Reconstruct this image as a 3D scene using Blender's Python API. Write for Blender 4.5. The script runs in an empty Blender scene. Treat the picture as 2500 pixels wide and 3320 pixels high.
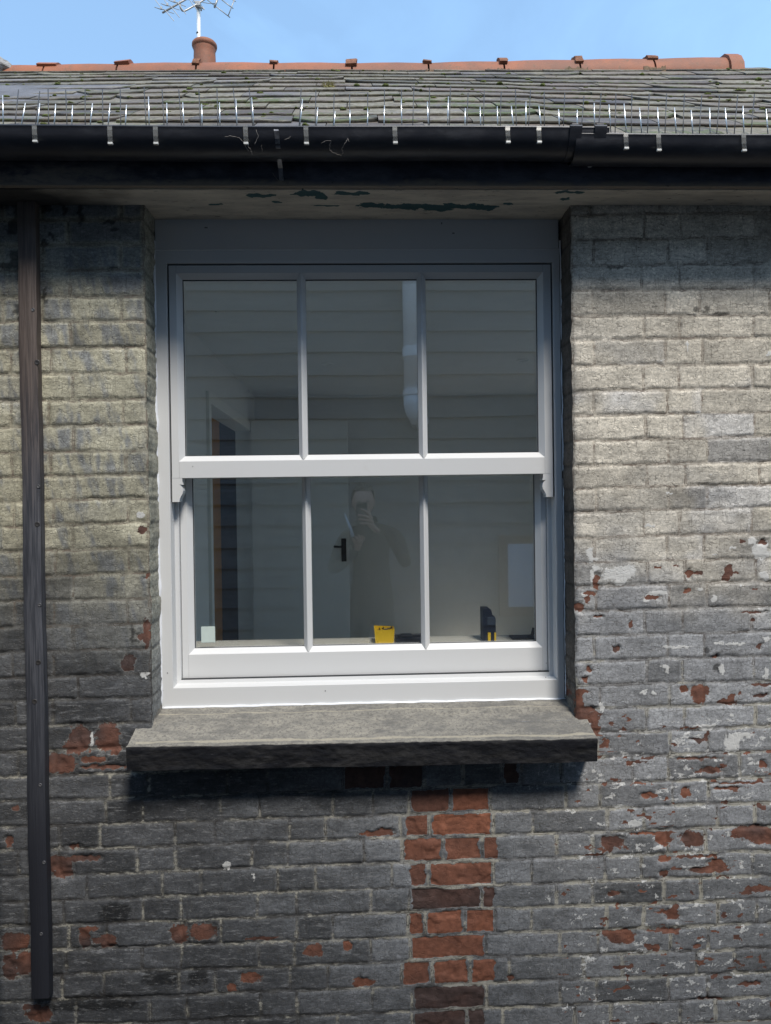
import bpy, bmesh, math, random
import numpy as np
from mathutils import Vector, Matrix
random.seed(7)
S = bpy.context.scene
COL = S.collection
# ------------------------------------------------------------------ camera
CAM = np.array([0.0, -2.24, 1.6])
RV = np.array([0.99927514, -0.03547342, -0.01381435])
UV = np.array([0.01412965, 0.00865309, 0.99986273])
FV = np.array([0.03534901, 0.99933316, -0.00914805])
FP = 2398.0            # focal length in pixels of the 2500 x 3320 photograph
cd = bpy.data.cameras.new('camera'); cam = bpy.data.objects.new('camera', cd); COL.objects.link(cam)
cam.matrix_world = Matrix(((RV[0], UV[0], -FV[0], CAM[0]), (RV[1], UV[1], -FV[1], CAM[1]), (RV[2], UV[2], -FV[2], CAM[2]), (0, 0, 0, 1)))
cd.sensor_fit = 'VERTICAL'; cd.sensor_height = 24; cd.lens = FP * 24 / 3320
cd.clip_start = 0.02; cd.clip_end = 500
S.camera = cam
# ------------------------------------------------------------------ sky, sun, exposure
SUN_EL, SUN_AZ = math.radians(56), math.radians(22)      # azimuth from -Y towards +X
sd = Vector((math.sin(SUN_AZ) * math.cos(SUN_EL), -math.cos(SUN_AZ) * math.cos(SUN_EL), math.sin(SUN_EL)))
W = bpy.data.worlds.new('World'); S.world = W; W.use_nodes = True
nt = W.node_tree; nt.nodes.clear()
out = nt.nodes.new('ShaderNodeOutputWorld'); bg = nt.nodes.new('ShaderNodeBackground')
sky = nt.nodes.new('ShaderNodeTexSky'); sky.sky_type = 'NISHITA'; sky.sun_disc = False
sky.sun_elevation = SUN_EL; sky.sun_rotation = math.pi - SUN_AZ
sky.air_density = 1.0; sky.dust_density = 0.6; sky.ozone_density = 1.2; sky.altitude = 50
tc = nt.nodes.new('ShaderNodeTexCoord'); mp = nt.nodes.new('ShaderNodeMapping'); mp.inputs['Scale'].default_value = (1.2, 1.2, 3.2)
mp.inputs['Location'].default_value = (0.35, 0.2, 0.1)
cn = nt.nodes.new('ShaderNodeTexNoise'); cn.inputs['Scale'].default_value = 2.2; cn.inputs['Detail'].default_value = 9; cn.inputs['Roughness'].default_value = .55
cn.inputs['Distortion'].default_value = .6
cr = nt.nodes.new('ShaderNodeMapRange'); cr.inputs[1].default_value = .45; cr.inputs[2].default_value = .85; cr.inputs[3].default_value = .30; cr.inputs[4].default_value = .52
mx = nt.nodes.new('ShaderNodeMix'); mx.data_type = 'RGBA'; mx.inputs[7].default_value = (3.9, 6.9, 10.6, 1)
nt.links.new(tc.outputs['Generated'], mp.inputs[0]); nt.links.new(mp.outputs[0], cn.inputs[0]); nt.links.new(cn.outputs[0], cr.inputs[0])
nt.links.new(cr.outputs[0], mx.inputs[0]); nt.links.new(sky.outputs[0], mx.inputs[6]); nt.links.new(mx.outputs[2], bg.inputs[0])
bg.inputs[1].default_value = 0.15
nt.links.new(bg.outputs[0], out.inputs[0])
ld = bpy.data.lights.new('sun', 'SUN'); ld.energy = 3.9; ld.angle = math.radians(13); ld.color = (1, .95, .88)
sun = bpy.data.objects.new('sun', ld); COL.objects.link(sun); sun.rotation_euler = sd.to_track_quat('Z', 'Y').to_euler(); sun.location = (0, -3, 8)
S.view_settings.view_transform = 'Standard'; S.view_settings.look = 'None'; S.view_settings.exposure = 0.28; S.view_settings.gamma = 1
S.view_settings.use_curve_mapping = False
S.cycles.max_bounces = 7; S.cycles.transparent_max_bounces = 20; S.cycles.caustics_reflective = False; S.cycles.caustics_refractive = False
S.cycles.sample_clamp_indirect = 6

# ------------------------------------------------------------------ helpers
def ray(px, py):
    d = FV * FP + RV * (px - 1250) - UV * (py - 1660)
    return d
def at(px, py, Y):                 # photo pixel -> point on the vertical plane at depth Y
    d = ray(px, py); return CAM + d * ((Y - CAM[1]) / d[1])
def atz(px, py, Z):                # photo pixel -> point on a horizontal plane
    d = ray(px, py); return CAM + d * ((Z - CAM[2]) / d[2])
def hsh(i, j, s):
    v = np.sin(i * 127.1 + j * 311.7 + s * 74.7) * 43758.5453
    return v - np.floor(v)
def vn(x, y, s=0):
    xi, yi = np.floor(x), np.floor(y); fx, fy = x - xi, y - yi
    fx = fx * fx * (3 - 2 * fx); fy = fy * fy * (3 - 2 * fy)
    a, b, c, d = hsh(xi, yi, s), hsh(xi + 1, yi, s), hsh(xi, yi + 1, s), hsh(xi + 1, yi + 1, s)
    return (a * (1 - fx) + b * fx) * (1 - fy) + (c * (1 - fx) + d * fx) * fy
def fbm(x, y, o=4, s=0, g=.5):
    t, a, n = 0, 1, 0
    for k in range(o):
        t = t + a * vn(x * 2 ** k + 17.3 * k, y * 2 ** k - 9.1 * k, s + k); n += a; a *= g
    return t / n
def sm(a, b, v):
    t = np.clip((v - a) / (b - a), 0, 1); return t * t * (3 - 2 * t)
def setp(o, label=None, cat=None, group=None, kind=None):
    if label: o['label'] = label
    if cat: o['category'] = cat
    if group: o['group'] = group
    if kind: o['kind'] = kind
    return o
def empty(name, loc=(0, 0, 0), parent=None, **k):
    o = bpy.data.objects.new(name, None); COL.objects.link(o); o.location = loc; o.empty_display_size = .05
    if parent: o.parent = parent
    return setp(o, **k)
def mesh_obj(name, V, Fc, mat, parent=None, smooth=False, attrs=None, **k):
    me = bpy.data.meshes.new(name)
    me.from_pydata([tuple(v) for v in V], [], [tuple(f) for f in Fc]); me.update()
    if attrs:
        for an, arr in attrs.items():
            a = me.color_attributes.new(an, 'FLOAT_COLOR', 'POINT'); a.data.foreach_set('color', np.asarray(arr, dtype=np.float32).ravel())
    if mat: me.materials.append(mat)
    if smooth: me.polygons.foreach_set('use_smooth', [True] * len(me.polygons))
    o = bpy.data.objects.new(name, me); COL.objects.link(o)
    if parent:
        o.parent = parent; 
        p = Vector((0, 0, 0)); q = parent
        while q: p += q.location; q = q.parent
        me.transform(Matrix.Translation(-p))
    return setp(o, **k)
class MB:
    def __init__(s): s.V = []; s.F = []; s.C = []
    def add(s, V, Fc, c=None):
        n = len(s.V); s.V += [tuple(map(float, v)) for v in V]; s.F += [tuple(i + n for i in f) for f in Fc]
        if c is not None: s.C += [tuple(c)] * len(V)
    def box(s, x0, x1, y0, y1, z0, z1, b=0.0, c=None):
        if b <= 0:
            V = [(x0, y0, z0), (x1, y0, z0), (x1, y1, z0), (x0, y1, z0), (x0, y0, z1), (x1, y0, z1), (x1, y1, z1), (x0, y1, z1)]
            s.add(V, [(0, 3, 2, 1), (4, 5, 6, 7), (0, 1, 5, 4), (1, 2, 6, 5), (2, 3, 7, 6), (3, 0, 4, 7)], c); return
        bm = bmesh.new(); bmesh.ops.create_cube(bm, size=1)
        for v in bm.verts: v.co = Vector(((x0 + x1) / 2 + v.co.x * (x1 - x0), (y0 + y1) / 2 + v.co.y * (y1 - y0), (z0 + z1) / 2 + v.co.z * (z1 - z0)))
        bmesh.ops.bevel(bm, geom=bm.edges[:], offset=b, segments=2, affect='EDGES', profile=.6)
        bm.verts.index_update(); s.add([v.co for v in bm.verts], [[v.index for v in f.verts] for f in bm.faces], c); bm.free()
    def tube(s, pts, r, n=8, caps=True, c=None):
        pts = [Vector(p) for p in pts]; rr = r if hasattr(r, '__len__') else [r] * len(pts)
        V = []; Fc = []; up = None
        for i, p in enumerate(pts):
            t = (pts[min(i + 1, len(pts) - 1)] - pts[max(i - 1, 0)]).normalized()
            if up is None: up = Vector((0, 0, 1)) if abs(t.z) < .9 else Vector((1, 0, 0))
            a = t.cross(up).normalized(); b = a.cross(t).normalized(); up = b
            for k in range(n):
                th = 2 * math.pi * k / n; V.append(p + (a * math.cos(th) + b * math.sin(th)) * rr[i])
        for i in range(len(pts) - 1):
            for k in range(n):
                k2 = (k + 1) % n; Fc.append((i * n + k, i * n + k2, (i + 1) * n + k2, (i + 1) * n + k))
        if caps: Fc.append(tuple(range(n - 1, -1, -1))); Fc.append(tuple((len(pts) - 1) * n + k for k in range(n)))
        s.add(V, Fc, c)
    def rings(s, R, closed=False, capa=False, capb=False):   # successive rectangle rings (x0,x1,z0,z1,y)
        V = []; Fc = []
        for x0, x1, z0, z1, y in R: V += [(x0, y, z0), (x1, y, z0), (x1, y, z1), (x0, y, z1)]
        for i in range(len(R) - 1):
            for k in range(4):
                k2 = (k + 1) % 4; Fc.append((i * 4 + k, i * 4 + k2, (i + 1) * 4 + k2, (i + 1) * 4 + k))
        s.add(V, Fc)
    def prism(s, poly, y0, y1, axis='y'):
        n = len(poly)
        if axis == 'y': V = [(a, y0, b) for a, b in poly] + [(a, y1, b) for a, b in poly]
        else: V = [(y0, a, b) for a, b in poly] + [(y1, a, b) for a, b in poly]
        s.add(V, [tuple(range(n)), tuple(range(2 * n - 1, n - 1, -1))] + [((k + 1) % n, k, k + n, (k + 1) % n + n) for k in range(n)])
    def build(s, name, mat, parent=None, smooth=False, **k):
        o = mesh_obj(name, s.V, s.F, mat, parent, smooth, {'tint': [tuple(c) + (1,) if len(c) == 3 else c for c in s.C]} if s.C else None, **k)
        return o
def fixn(o, ang=None):
    bm = bmesh.new(); bm.from_mesh(o.data); bmesh.ops.recalc_face_normals(bm, faces=bm.faces); bm.to_mesh(o.data); bm.free()
    if ang is not None:
        o.data.polygons.foreach_set('use_smooth', [True] * len(o.data.polygons))
        bm = bmesh.new(); bm.from_mesh(o.data)
        for e in bm.edges:
            if len(e.link_faces) == 2 and e.calc_face_angle(0) > math.radians(ang): e.smooth = False
        bm.to_mesh(o.data); bm.free()
    return o

# ------------------------------------------------------------------ material kit
class NT:
    def __init__(s, name):
        s.m = bpy.data.materials.new(name); s.m.use_nodes = True; s.t = s.m.node_tree
        s.b = s.t.nodes['Principled BSDF']; s.out = s.t.nodes['Material Output']; s._co = None
    def n(s, t, **k):
        x = s.t.nodes.new(t)
        for a, v in k.items(): setattr(x, a, v)
        return x
    def l(s, a, b): s.t.links.new(a, b)
    def setin(s, node, i, v):
        if hasattr(v, 'is_linked') or hasattr(v, 'links'): s.l(v, node.inputs[i])
        else: node.inputs[i].default_value = v
    def co(s):
        if s._co is None: s._co = s.n('ShaderNodeTexCoord').outputs['Object']
        return s._co
    def noise(s, scale, detail=5, rough=.6, stretch=None, dist=0, off=(0, 0, 0), rot=(0, 0, 0)):
        x = s.n('ShaderNodeTexNoise'); x.inputs['Scale'].default_value = scale; x.inputs['Detail'].default_value = detail
        x.inputs['Roughness'].default_value = rough; x.inputs['Distortion'].default_value = dist
        if stretch or off != (0, 0, 0) or rot != (0, 0, 0):
            m = s.n('ShaderNodeMapping'); m.inputs['Scale'].default_value = stretch or (1, 1, 1); m.inputs['Location'].default_value = off; m.inputs['Rotation'].default_value = rot
            s.l(s.co(), m.inputs[0]); s.l(m.outputs[0], x.inputs['Vector'])
        else: s.l(s.co(), x.inputs['Vector'])
        return x.outputs[0]
    def vor(s, scale, feat='DISTANCE_TO_EDGE', stretch=None, rnd=1):
        x = s.n('ShaderNodeTexVoronoi'); x.feature = feat; x.inputs['Scale'].default_value = scale; x.inputs['Randomness'].default_value = rnd
        if stretch:
            m = s.n('ShaderNodeMapping'); m.inputs['Scale'].default_value = stretch; s.l(s.co(), m.inputs[0]); s.l(m.outputs[0], x.inputs['Vector'])
        else: s.l(s.co(), x.inputs['Vector'])
        return x.outputs['Distance']
    def ma(s, op, a, b=0.0, c=None):
        x = s.n('ShaderNodeMath'); x.operation = op; s.setin(x, 0, a); s.setin(x, 1, b)
        if c is not None: s.setin(x, 2, c)
        return x.outputs[0]
    def mr(s, v, a, b, c=0.0, d=1.0, smooth=True):
        x = s.n('ShaderNodeMapRange'); x.interpolation_type = 'SMOOTHSTEP' if smooth else 'LINEAR'
        s.setin(x, 0, v)
        for i, q in zip((1, 2, 3, 4), (a, b, c, d)): s.setin(x, i, q)
        return x.outputs[0]
    def mix(s, f, a, b, blend='MIX'):
        x = s.n('ShaderNodeMix'); x.data_type = 'RGBA'; x.blend_type = blend; s.setin(x, 0, f)
        for i, q in ((6, a), (7, b)):
            if isinstance(q, tuple): x.inputs[i].default_value = q if len(q) == 4 else q + (1,)
            else: s.l(q, x.inputs[i])
        return x.outputs[2]
    def gray(s, v):
        x = s.n('ShaderNodeCombineColor'); 
        for i in range(3): s.setin(x, i, v)
        return x.outputs[0]
    def attr(s, name):
        a = s.n('ShaderNodeAttribute', attribute_name=name); return a.outputs['Color']
    def sep(s, c):
        x = s.n('ShaderNodeSeparateColor'); s.l(c, x.inputs[0]); return x.outputs
    def bump(s, h, dist=.001, strength=1.0):
        x = s.n('ShaderNodeBump'); x.inputs['Strength'].default_value = strength; x.inputs['Distance'].default_value = dist
        s.l(h, x.inputs['Height']); s.l(x.outputs[0], s.b.inputs['Normal'])
    def base(s, c, rough=.6, metal=0.0, spec=None):
        if isinstance(c, tuple): s.b.inputs['Base Color'].default_value = c + (1,)
        else: s.l(c, s.b.inputs['Base Color'])
        s.setin(s.b, 'Roughness', rough); s.b.inputs['Metallic'].default_value = metal
        if spec is not None: s.b.inputs['Specular IOR Level'].default_value = spec
        return s.m
def simple(name, col, rough=.6, metal=0.0, var=.15, scale=8, bump=0.0, spec=None, dirt=None, dscale=6):
    k = NT(name); nz = k.noise(scale, 6, .62)
    f = k.mr(nz, .25, .75, 1 - var, 1 + var, False)
    c = k.mix(1.0, tuple(col), k.gray(f), 'MULTIPLY')
    if dirt:
        d = k.mr(k.noise(dscale, 8, .7, off=(3, 1, 2)), .5, .72, 0, .8); c = k.mix(d, c, tuple(dirt))
    k.base(c, rough, metal, spec)
    if bump: k.bump(k.noise(scale * 12, 5, .65), bump)
    return k.m

# ================================================================== THE BRICK WALL
LR = np.array([2.402, 2.324, 2.247, 2.168, 2.096, 2.016, 1.94, 1.866, 1.79, 1.714, 1.643, 1.571, 1.493, 1.416, 1.344, 1.267, 1.19, 1.113, 1.039, .967, .894, .818, .737, .66, .587, .511, .434, .361, .284, .209, .133, .054])
LL = np.array([2.388, 2.311, 2.233, 2.16, 2.081, 2.005, 1.926, 1.85, 1.774, 1.70, 1.628, 1.556, 1.48, 1.404, 1.328, 1.252, 1.177, 1.104, 1.032, .957, .88, .805, .732, .656, .582, .506, .43, .357, .281, .204, .127, .05])
def ext(L):
    return np.concatenate([[L[0] + .226, L[0] + .151, L[0] + .0755], L, [L[-1] - .0755 * k for k in range(1, 5)]])
LRe, LLe = ext(LR), ext(LL)          # index k+3 = top line of course k
XL, XR = -.632, .656
def PX(px, py=2800): return at(px, py, 0)[0]
rc = {21: [1110, 1255, 1376, 1500, 1625, 1690], 22: [1210, 1329, 1462, 1590], 23: [1300, 1395, 1600], 24: [1304, 1436, 1563], 25: [1270, 1388, 1600], 26: [1325, 1561],
      27: [1322, 1378, 1505, 1607], 28: [1330, 1576], 29: [1300, 1400, 1524], 30: [1335, 1576], 31: [1335, 1512]}
rng = random.Random(3)
def joints(k):
    if k in rc:
        y = 1646 - (LR[min(k, 31)] - 1.6 - .037) * 1070
        J = [PX(p, y) for p in rc[k]]
        a = J[0]; alt = k % 2
        while a > -1.6: a -= (.228 if alt else .116) + rng.uniform(-.008, .008); J.insert(0, a); alt ^= 1
        b = J[-1]; alt = (k + 1) % 2
        while b < 1.9: b += (.228 if alt else .116) + rng.uniform(-.008, .008); J.append(b); alt ^= 1
        return np.array(sorted(J))
    J = [XL, XR]; e = k % 2 == 0
    for sgn, x in ((-1, XL), (1, XR)):
        seq = ([.066, .223] if e else [.222]) ; i = 0; alt = 0
        while abs(x) < 1.95:
            st = seq[i] if i < len(seq) else ((.114 if alt else .226) if False else None)
            if st is None: alt ^= 1; st = .114 if alt else .226
            st += rng.uniform(-.008, .008); x += sgn * st; J.append(x); i += 1
    if k > 20:
        x = XL
        while x < XR - .12: x += .17 + rng.uniform(-.06, .06); J.append(x)
    return np.array(sorted(J))
JT = {k: joints(k) for k in range(-3, 36)}
# patches seen on the wall, in photo pixels: (px, py, half width, half height)
RED = [(260, 2400, 26, 36), (238, 2422, 24, 16), (350, 2392, 30, 38), (372, 2425, 14, 18), (195, 2478, 40, 26), (305, 2462, 32, 9), (335, 2487, 55, 6), (240, 2745, 15, 7), (190, 2800, 38, 20), (205, 2828, 26, 18), (270, 2783, 42, 8),
       (275, 3040, 14, 28), (290, 3012, 24, 6), (350, 3052, 22, 18), (320, 3050, 20, 9), (580, 3030, 22, 26), (660, 3022, 34, 20), (853, 3042, 45, 5), (50, 3055, 36, 26), (32, 3135, 20, 34), (78, 3125, 20, 30), (127, 3290, 32, 22), (95, 3265, 20, 8),
       (815, 3172, 26, 14), (750, 3202, 14, 12), (1016, 3081, 25, 17), (1125, 3072, 12, 12), (1178, 3188, 28, 10), (1160, 3175, 10, 6), (1220, 2704, 45, 7), (1250, 2693, 22, 6), (416, 2149, 18, 22), (475, 2050, 8, 40), (462, 2065, 12, 8), (461, 1717, 10, 12), (476, 1870, 5, 9), (50, 2620, 14, 6),
       (30, 2730, 8, 16), (1934, 1885, 9, 20), (1913, 1923, 16, 6), (1906, 1945, 7, 10), (1878, 1969, 12, 11), (2111, 1937, 22, 5), (2237, 1860, 9, 11), (2265, 1857, 15, 4), (2362, 1850, 10, 16), (2355, 1870, 9, 10), (2390, 1858, 10, 4), (2232, 1914, 11, 7), (2405, 1757, 8, 6), (2472, 1759, 11, 7),
       (2044, 2028, 7, 12), (2000, 2105, 11, 7), (2270, 2240, 24, 16), (2270, 2262, 17, 16), (2218, 2235, 10, 10), (2359, 2275, 26, 8), (2372, 2268, 10, 14), (2468, 2221, 34, 4), (1884, 2243, 18, 8), (1880, 2290, 12, 40), (1895, 2300, 24, 10), (1902, 2325, 36, 16), (1880, 2328, 26, 14),
       (1930, 2355, 12, 24), (1964, 2410, 9, 12), (1899, 2204, 8, 9), (1910, 2170, 7, 9), (2262, 2397, 22, 4), (2290, 2390, 6, 14), (2045, 2474, 9, 7), (2307, 2496, 26, 9), (2270, 2459, 66, 3), (2405, 2538, 76, 3), (2360, 2556, 32, 4), (2105, 2579, 24, 7), (2225, 2571, 14, 12), (1985, 2730, 30, 16), (1975, 2745, 14, 16),
       (2155, 2718, 22, 18), (2120, 2702, 60, 4), (2247, 2721, 34, 20), (2440, 2700, 60, 18), (2480, 2720, 40, 14), (2157, 2785, 20, 9), (2255, 2777, 62, 4), (2300, 2820, 56, 9), (2325, 2800, 24, 10), (2152, 2832, 12, 10), (1992, 2897, 18, 7), (2457, 2882, 38, 9), (2180, 2965, 20, 14), (2190, 2950, 8, 14), (2020, 3040, 34, 18),
       (2005, 3030, 44, 12), (2157, 3017, 48, 4), (2112, 3070, 20, 8), (2262, 3070, 12, 5), (1659, 3171, 9, 7), (1190, 2240, 6, 6), (2320, 2130, 8, 4), (2462, 2095, 8, 7), (2135, 1841, 12, 4), (2190, 1835, 12, 3), (2440, 1985, 36, 3), (2448, 1907, 8, 3), (2440, 2010, 8, 5), (2477, 2480, 10, 10), (1940, 1998, 12, 4), (2400, 2250, 6, 5),
       (2430, 3190, 30, 6), (2300, 3240, 40, 4), (2470, 2255, 18, 5), (2100, 2458, 16, 3), (2010, 2386, 10, 3), (2360, 3170, 12, 5)]
WHT = [(1914, 1796, 9, 22), (1925, 1812, 14, 7), (2000, 1862, 46, 18), (2030, 1850, 30, 16), (2010, 1886, 14, 12), (1932, 1841, 14, 8), (2135, 1922, 30, 6), (2105, 1935, 18, 10), (2092, 1946, 10, 4), (1895, 1927, 7, 10), (1920, 1870, 8, 20), (2105, 1704, 12, 5), (2465, 1785, 24, 24), (2440, 1756, 14, 10), (2484, 1798, 20, 8),
       (2480, 1867, 14, 12), (2315, 1942, 9, 10), (2375, 1777, 8, 4), (2320, 1798, 6, 4), (2268, 1910, 6, 5), (2157, 2160, 14, 5), (2162, 2175, 5, 8), (2086, 2246, 8, 9), (2120, 2246, 5, 8), (2375, 2407, 26, 18), (2400, 2385, 40, 8), (2370, 2430, 22, 8), (2285, 2355, 34, 6), (2290, 2362, 18, 8), (2375, 2320, 7, 6), (2227, 1123, 3, 18), (2491, 1146, 7, 7),
       (2330, 2085, 14, 4), (2385, 2088, 34, 4), (2484, 2075, 10, 9), (2195, 2098, 40, 4), (2485, 2180, 8, 16), (2340, 2168, 6, 16), (1952, 2295, 6, 16), (2400, 1900, 4, 4), (1953, 2760, 8, 6), (2055, 2670, 20, 10), (2260, 2810, 40, 6), (2130, 2750, 14, 8), (455, 1670, 10, 8), (470, 2190, 10, 9), (820, 2848, 4, 9), (818, 2835, 5, 4),
       (735, 2805, 8, 12), (298, 2395, 6, 22), (2460, 1800, 12, 12), (2170, 1600, 9, 3), (2262, 1336, 7, 3), (2148, 1168, 16, 2), (2305, 1540, 6, 3)]
DARK = [(30, 860, 34, 9), (52, 838, 20, 22), (64, 880, 6, 40), (60, 1000, 10, 14), (64, 1030, 5, 12), (40, 735, 16, 20), (60, 700, 10, 40), (143, 785, 7, 12), (170, 765, 8, 9), (30, 650, 40, 18), (150, 660, 16, 26), (210, 680, 6, 14), (262, 700, 5, 30), (355, 720, 16, 5), (372, 745, 10, 5),
        (365, 868, 12, 4), (145, 960, 5, 20), (1990, 868, 26, 4), (2260, 1003, 9, 7), (2290, 1004, 7, 9), (2340, 1017, 24, 5), (2295, 2110, 9, 7), (2330, 2165, 10, 12), (430, 2052, 5, 22), (440, 2078, 14, 4), (1390, 2440, 6, 8), (640, 3170, 26, 22), (520, 3170, 50, 20), (300, 3250, 110, 22), (370, 2960, 40, 26)]
PEEL_SC = 1 / 1070.6
def blobs(Lst, x, z, soft=.55):
    f = np.zeros_like(x)
    wx = (fbm(x * 95, z * 95, 4, 91) - .5); wz = (fbm(x * 95, z * 95, 4, 57) - .5)
    for px, py, a, b in Lst:
        p = at(px, py, 0); A, B = a * PEEL_SC * .88, b * PEEL_SC * .88
        m = (np.abs(x - p[0]) < 2.2 * A + .02) & (np.abs(z - p[2]) < 2.2 * B + .02)
        if not m.any(): continue
        dx = (x[m] - p[0] + wx[m] * .022) / A; dz = (z[m] - p[2] + wz[m] * .014) / B
        d = (np.abs(dx) ** 2.6 + np.abs(dz) ** 2.6) ** (1 / 2.6)
        f[m] = np.maximum(f[m], 1.0 - (d - 1) * soft * 1.0)
    return np.clip(f, 0, 1.5)
redrects = []
for k, L in {22: [(1336, 1456, .35), (1469, 1586, .85)], 23: [(1315, 1389, .5), (1402, 1595, 1)], 24: [(1311, 1429, .65), (1444, 1557, .7), (1570, 1614, .6)], 25: [(1330, 1381, .5), (1395, 1597, .7)],
             26: [(1336, 1555, .15), (1567, 1601, .25)], 27: [(1328, 1370, .8), (1387, 1500, .95), (1511, 1603, .9)], 28: [(1334, 1570, .8)], 29: [(1310, 1393, .6), (1406, 1517, .85), (1530, 1603, .85)], 30: [(1345, 1570, 0)], 31: [(1345, 1508, 0), (1518, 1570, 0)],
             21: [(1115, 1250, .1), (1262, 1372, .1), (1635, 1682, .1)]}.items():
    for a, b, t in L:
        y = 1646 - (LR[k] - 1.6 - .037) * 1070
        redrects.append((k, PX(a, y), PX(b, y), t))
def wall_fields(x, z):
    n = x.size
    xw = x + (fbm(x * 6, z * 6, 3, 5) - .5) * .010; zw = z + (fbm(x * 3.1, z * 9, 3, 8) - .5) * .008 + (fbm(x * 34, z * 34, 3, 28) - .5) * .0065
    t = (x + .78) / 1.53
    kk = np.full(n, -3); dz = np.full(n, .1); dtop = np.full(n, .1)
    for k in range(-3, 35):
        b0 = LLe[k + 3] * (1 - t) + LRe[k + 3] * t; b1 = LLe[k + 4] * (1 - t) + LRe[k + 4] * t
        m = (zw <= b0) & (zw > b1); kk[m] = k; dz[m] = np.minimum(b0 - zw, zw - b1)[m]; dtop[m] = (b0 - zw)[m]
    dx = np.full(n, .1); bi = np.zeros(n); bx = np.zeros(n)
    for k in range(-3, 35):
        m = kk == k
        if not m.any(): continue
        J = JT[k]; i = np.clip(np.searchsorted(J, xw[m]), 1, len(J) - 1)
        dx[m] = np.minimum(xw[m] - J[i - 1], J[i] - xw[m]); bi[m] = i; bx[m] = (J[i] + J[i - 1]) / 2
    r1 = hsh(bi, kk * 1.0, 1); r2 = hsh(bi, kk * 1.0, 2); r3 = hsh(bi, kk * 1.0, 3); r4 = hsh(bi, kk * 1.0, 4)
    jn = (fbm(x * 70, z * 70, 3, 11) - .5)
    corner = np.minimum(dx, dz)
    d = corner - .0032 + jn * .006 - .002 * (fbm(x * 9, z * 9, 2, 77) - .2)
    low = sm(1.25, .9, z + (fbm(x * 4, z * 4, 3, 21) - .5) * .5)
    right = sm(.3, .8, x); left = sm(-.3, -.6, x)
    prof = sm(-.003, .006, d)
    over = fbm(x * 7, z * 12, 3, 31)                       # places where old mortar and paint fill the joint
    fill = sm(.5, .72, over) * (1 - low * .5)
    h = -(.0032 - .0026 * fill) * (1 - prof)
    h = h - .0016 * (sm(.004, .0, np.abs(dz - .0045 + jn * .004)) * sm(.35, .6, fbm(x * 5, z * 25, 3, 41)))   # open crack along the bed joint
    h += (r1 - .5) * .0016 * prof + (r2 - .5) * .022 * (xw - bx) * prof
    h += (fbm(x * 24, z * 34, 5, 51) - .5) * .0022 + (fbm(x * 120, z * 120, 3, 61) - .5) * .0016
    red = blobs(RED, x, z); wht = blobs(WHT, x, z, .8)
    tone = .5 + (fbm(x * 14, z * 14, 3, 71) - .5) * 1.2 - .18 * sm(-.3, -.6, x) + .0 * z
    for k, a, b, tn in redrects:
        m = kk == k
        ed = np.minimum(x[m] - a, b - x[m]) + (fbm(x[m] * 60, z[m] * 60, 4, 81) - .5) * .022
        v = sm(-.004, .004, ed) * sm(-.001, .004, d[m]) * 1.2
        red[m] = np.maximum(red[m], v)
        tt = tone[m]; tt[v > .2] = tn + (tt[v > .2] - .55) * .35; tone[m] = tt
    rgt = sm(.35, .7, x) * sm(1.45, .8, z)
    h -= .0035 * sm(.45, .75, red) * sm(.45, .6, fbm(x * 16, z * 16, 3, 101)) + .001 * sm(.4, .6, red)
    h += .0006 * sm(.4, .7, wht)
    # paint colours ------------------------------------------------
    big = fbm(x * 2.2, z * 2.2, 4, 111); med = fbm(x * 9, z * 14, 4, 121)
    C = np.zeros((n, 3))
    cream_r = np.array([.53, .485, .405]); grey_r = np.array([.285, .29, .298]); cream_l = np.array([.36, .34, .255]); grey_l = np.array([.19, .198, .20]); dark = np.array([.064, .066, .070]); mid = np.array([.155, .162, .172])
    fr = sm(1.75, 1.25, z + (big - .5) * .5 + (med - .5) * .25)[:, None]
    R_ = cream_r * (1 - fr) + grey_r * fr
    fr2 = sm(1.0, .25, z + (big - .5) * .3)[:, None]; R_ = R_ * (1 - fr2) + np.array([.185, .19, .196]) * fr2
    # left block: yellowish wash wiped over grey
    st = fbm((x * .94 + z * .34) * 60, (z * .94 - x * .34) * 7, 4, 131); st2 = fbm(x * 90, z * 6, 3, 133)
    wipe = sm(.42, .62, st * .5 + st2 * .25 + med * .35 + .05 * np.sin(z * 5))
    wipe = np.clip(wipe * sm(2.45, 2.2, z) + .1, 0, 1) * sm(.95, 1.5, z + (big - .5) * .4)
    wipe = np.maximum(wipe, .8 * sm(.012, .0, d) * sm(1.0, 1.5, z))
    L_ = grey_l * (1 - wipe[:, None]) + cream_l * wipe[:, None]
    fl = sm(1.45, 1.0, z + (big - .5) * .5)[:, None]; L_ = L_ * (1 - fl) + dark * (1.1 + .5 * (med - .5))[:, None] * fl
    M_ = dark * .95 + (mid * 1.05 - dark) * sm(-.55, .25, x + (big - .5) * .5)[:, None] * (1 - .35 * sm(.45, .0, z)[:, None])
    wR = sm(.35, .75, x + (big - .5) * .25)[:, None]; wL = sm(-.45, -.68, x)[:, None]
    C = M_ * (1 - wR) * (1 - wL) + R_ * wR + L_ * wL
    pv = (1 + (r3 - .5) * .34 + (r4 > .86) * -.22)[:, None]
    pv = pv - .28 * (r1 > .82)[:, None] * sm(1.6, 1.0, z)[:, None]
    C = C * (pv * prof[:, None] + (1 - prof[:, None]))
    blue = (sm(.55, .9, r2) * sm(.4, .6, fbm(x * 6, z * 6, 3, 141)) * (.14 + .28 * right) * sm(2.2, 1.9, z))[:, None]
    C = C * (1 - blue) + np.stack([C[:, 1] * .99, C[:, 1] * 1.02, C[:, 1] * 1.09], 1) * blue
    C = C * (.80 + .4 * med)[:, None]
    # sooty blotches
    soot_or_gap = sm(.56, .72, fbm(x * 5, z * 13, 4, 151)) * (.55 - .3 * right)
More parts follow.
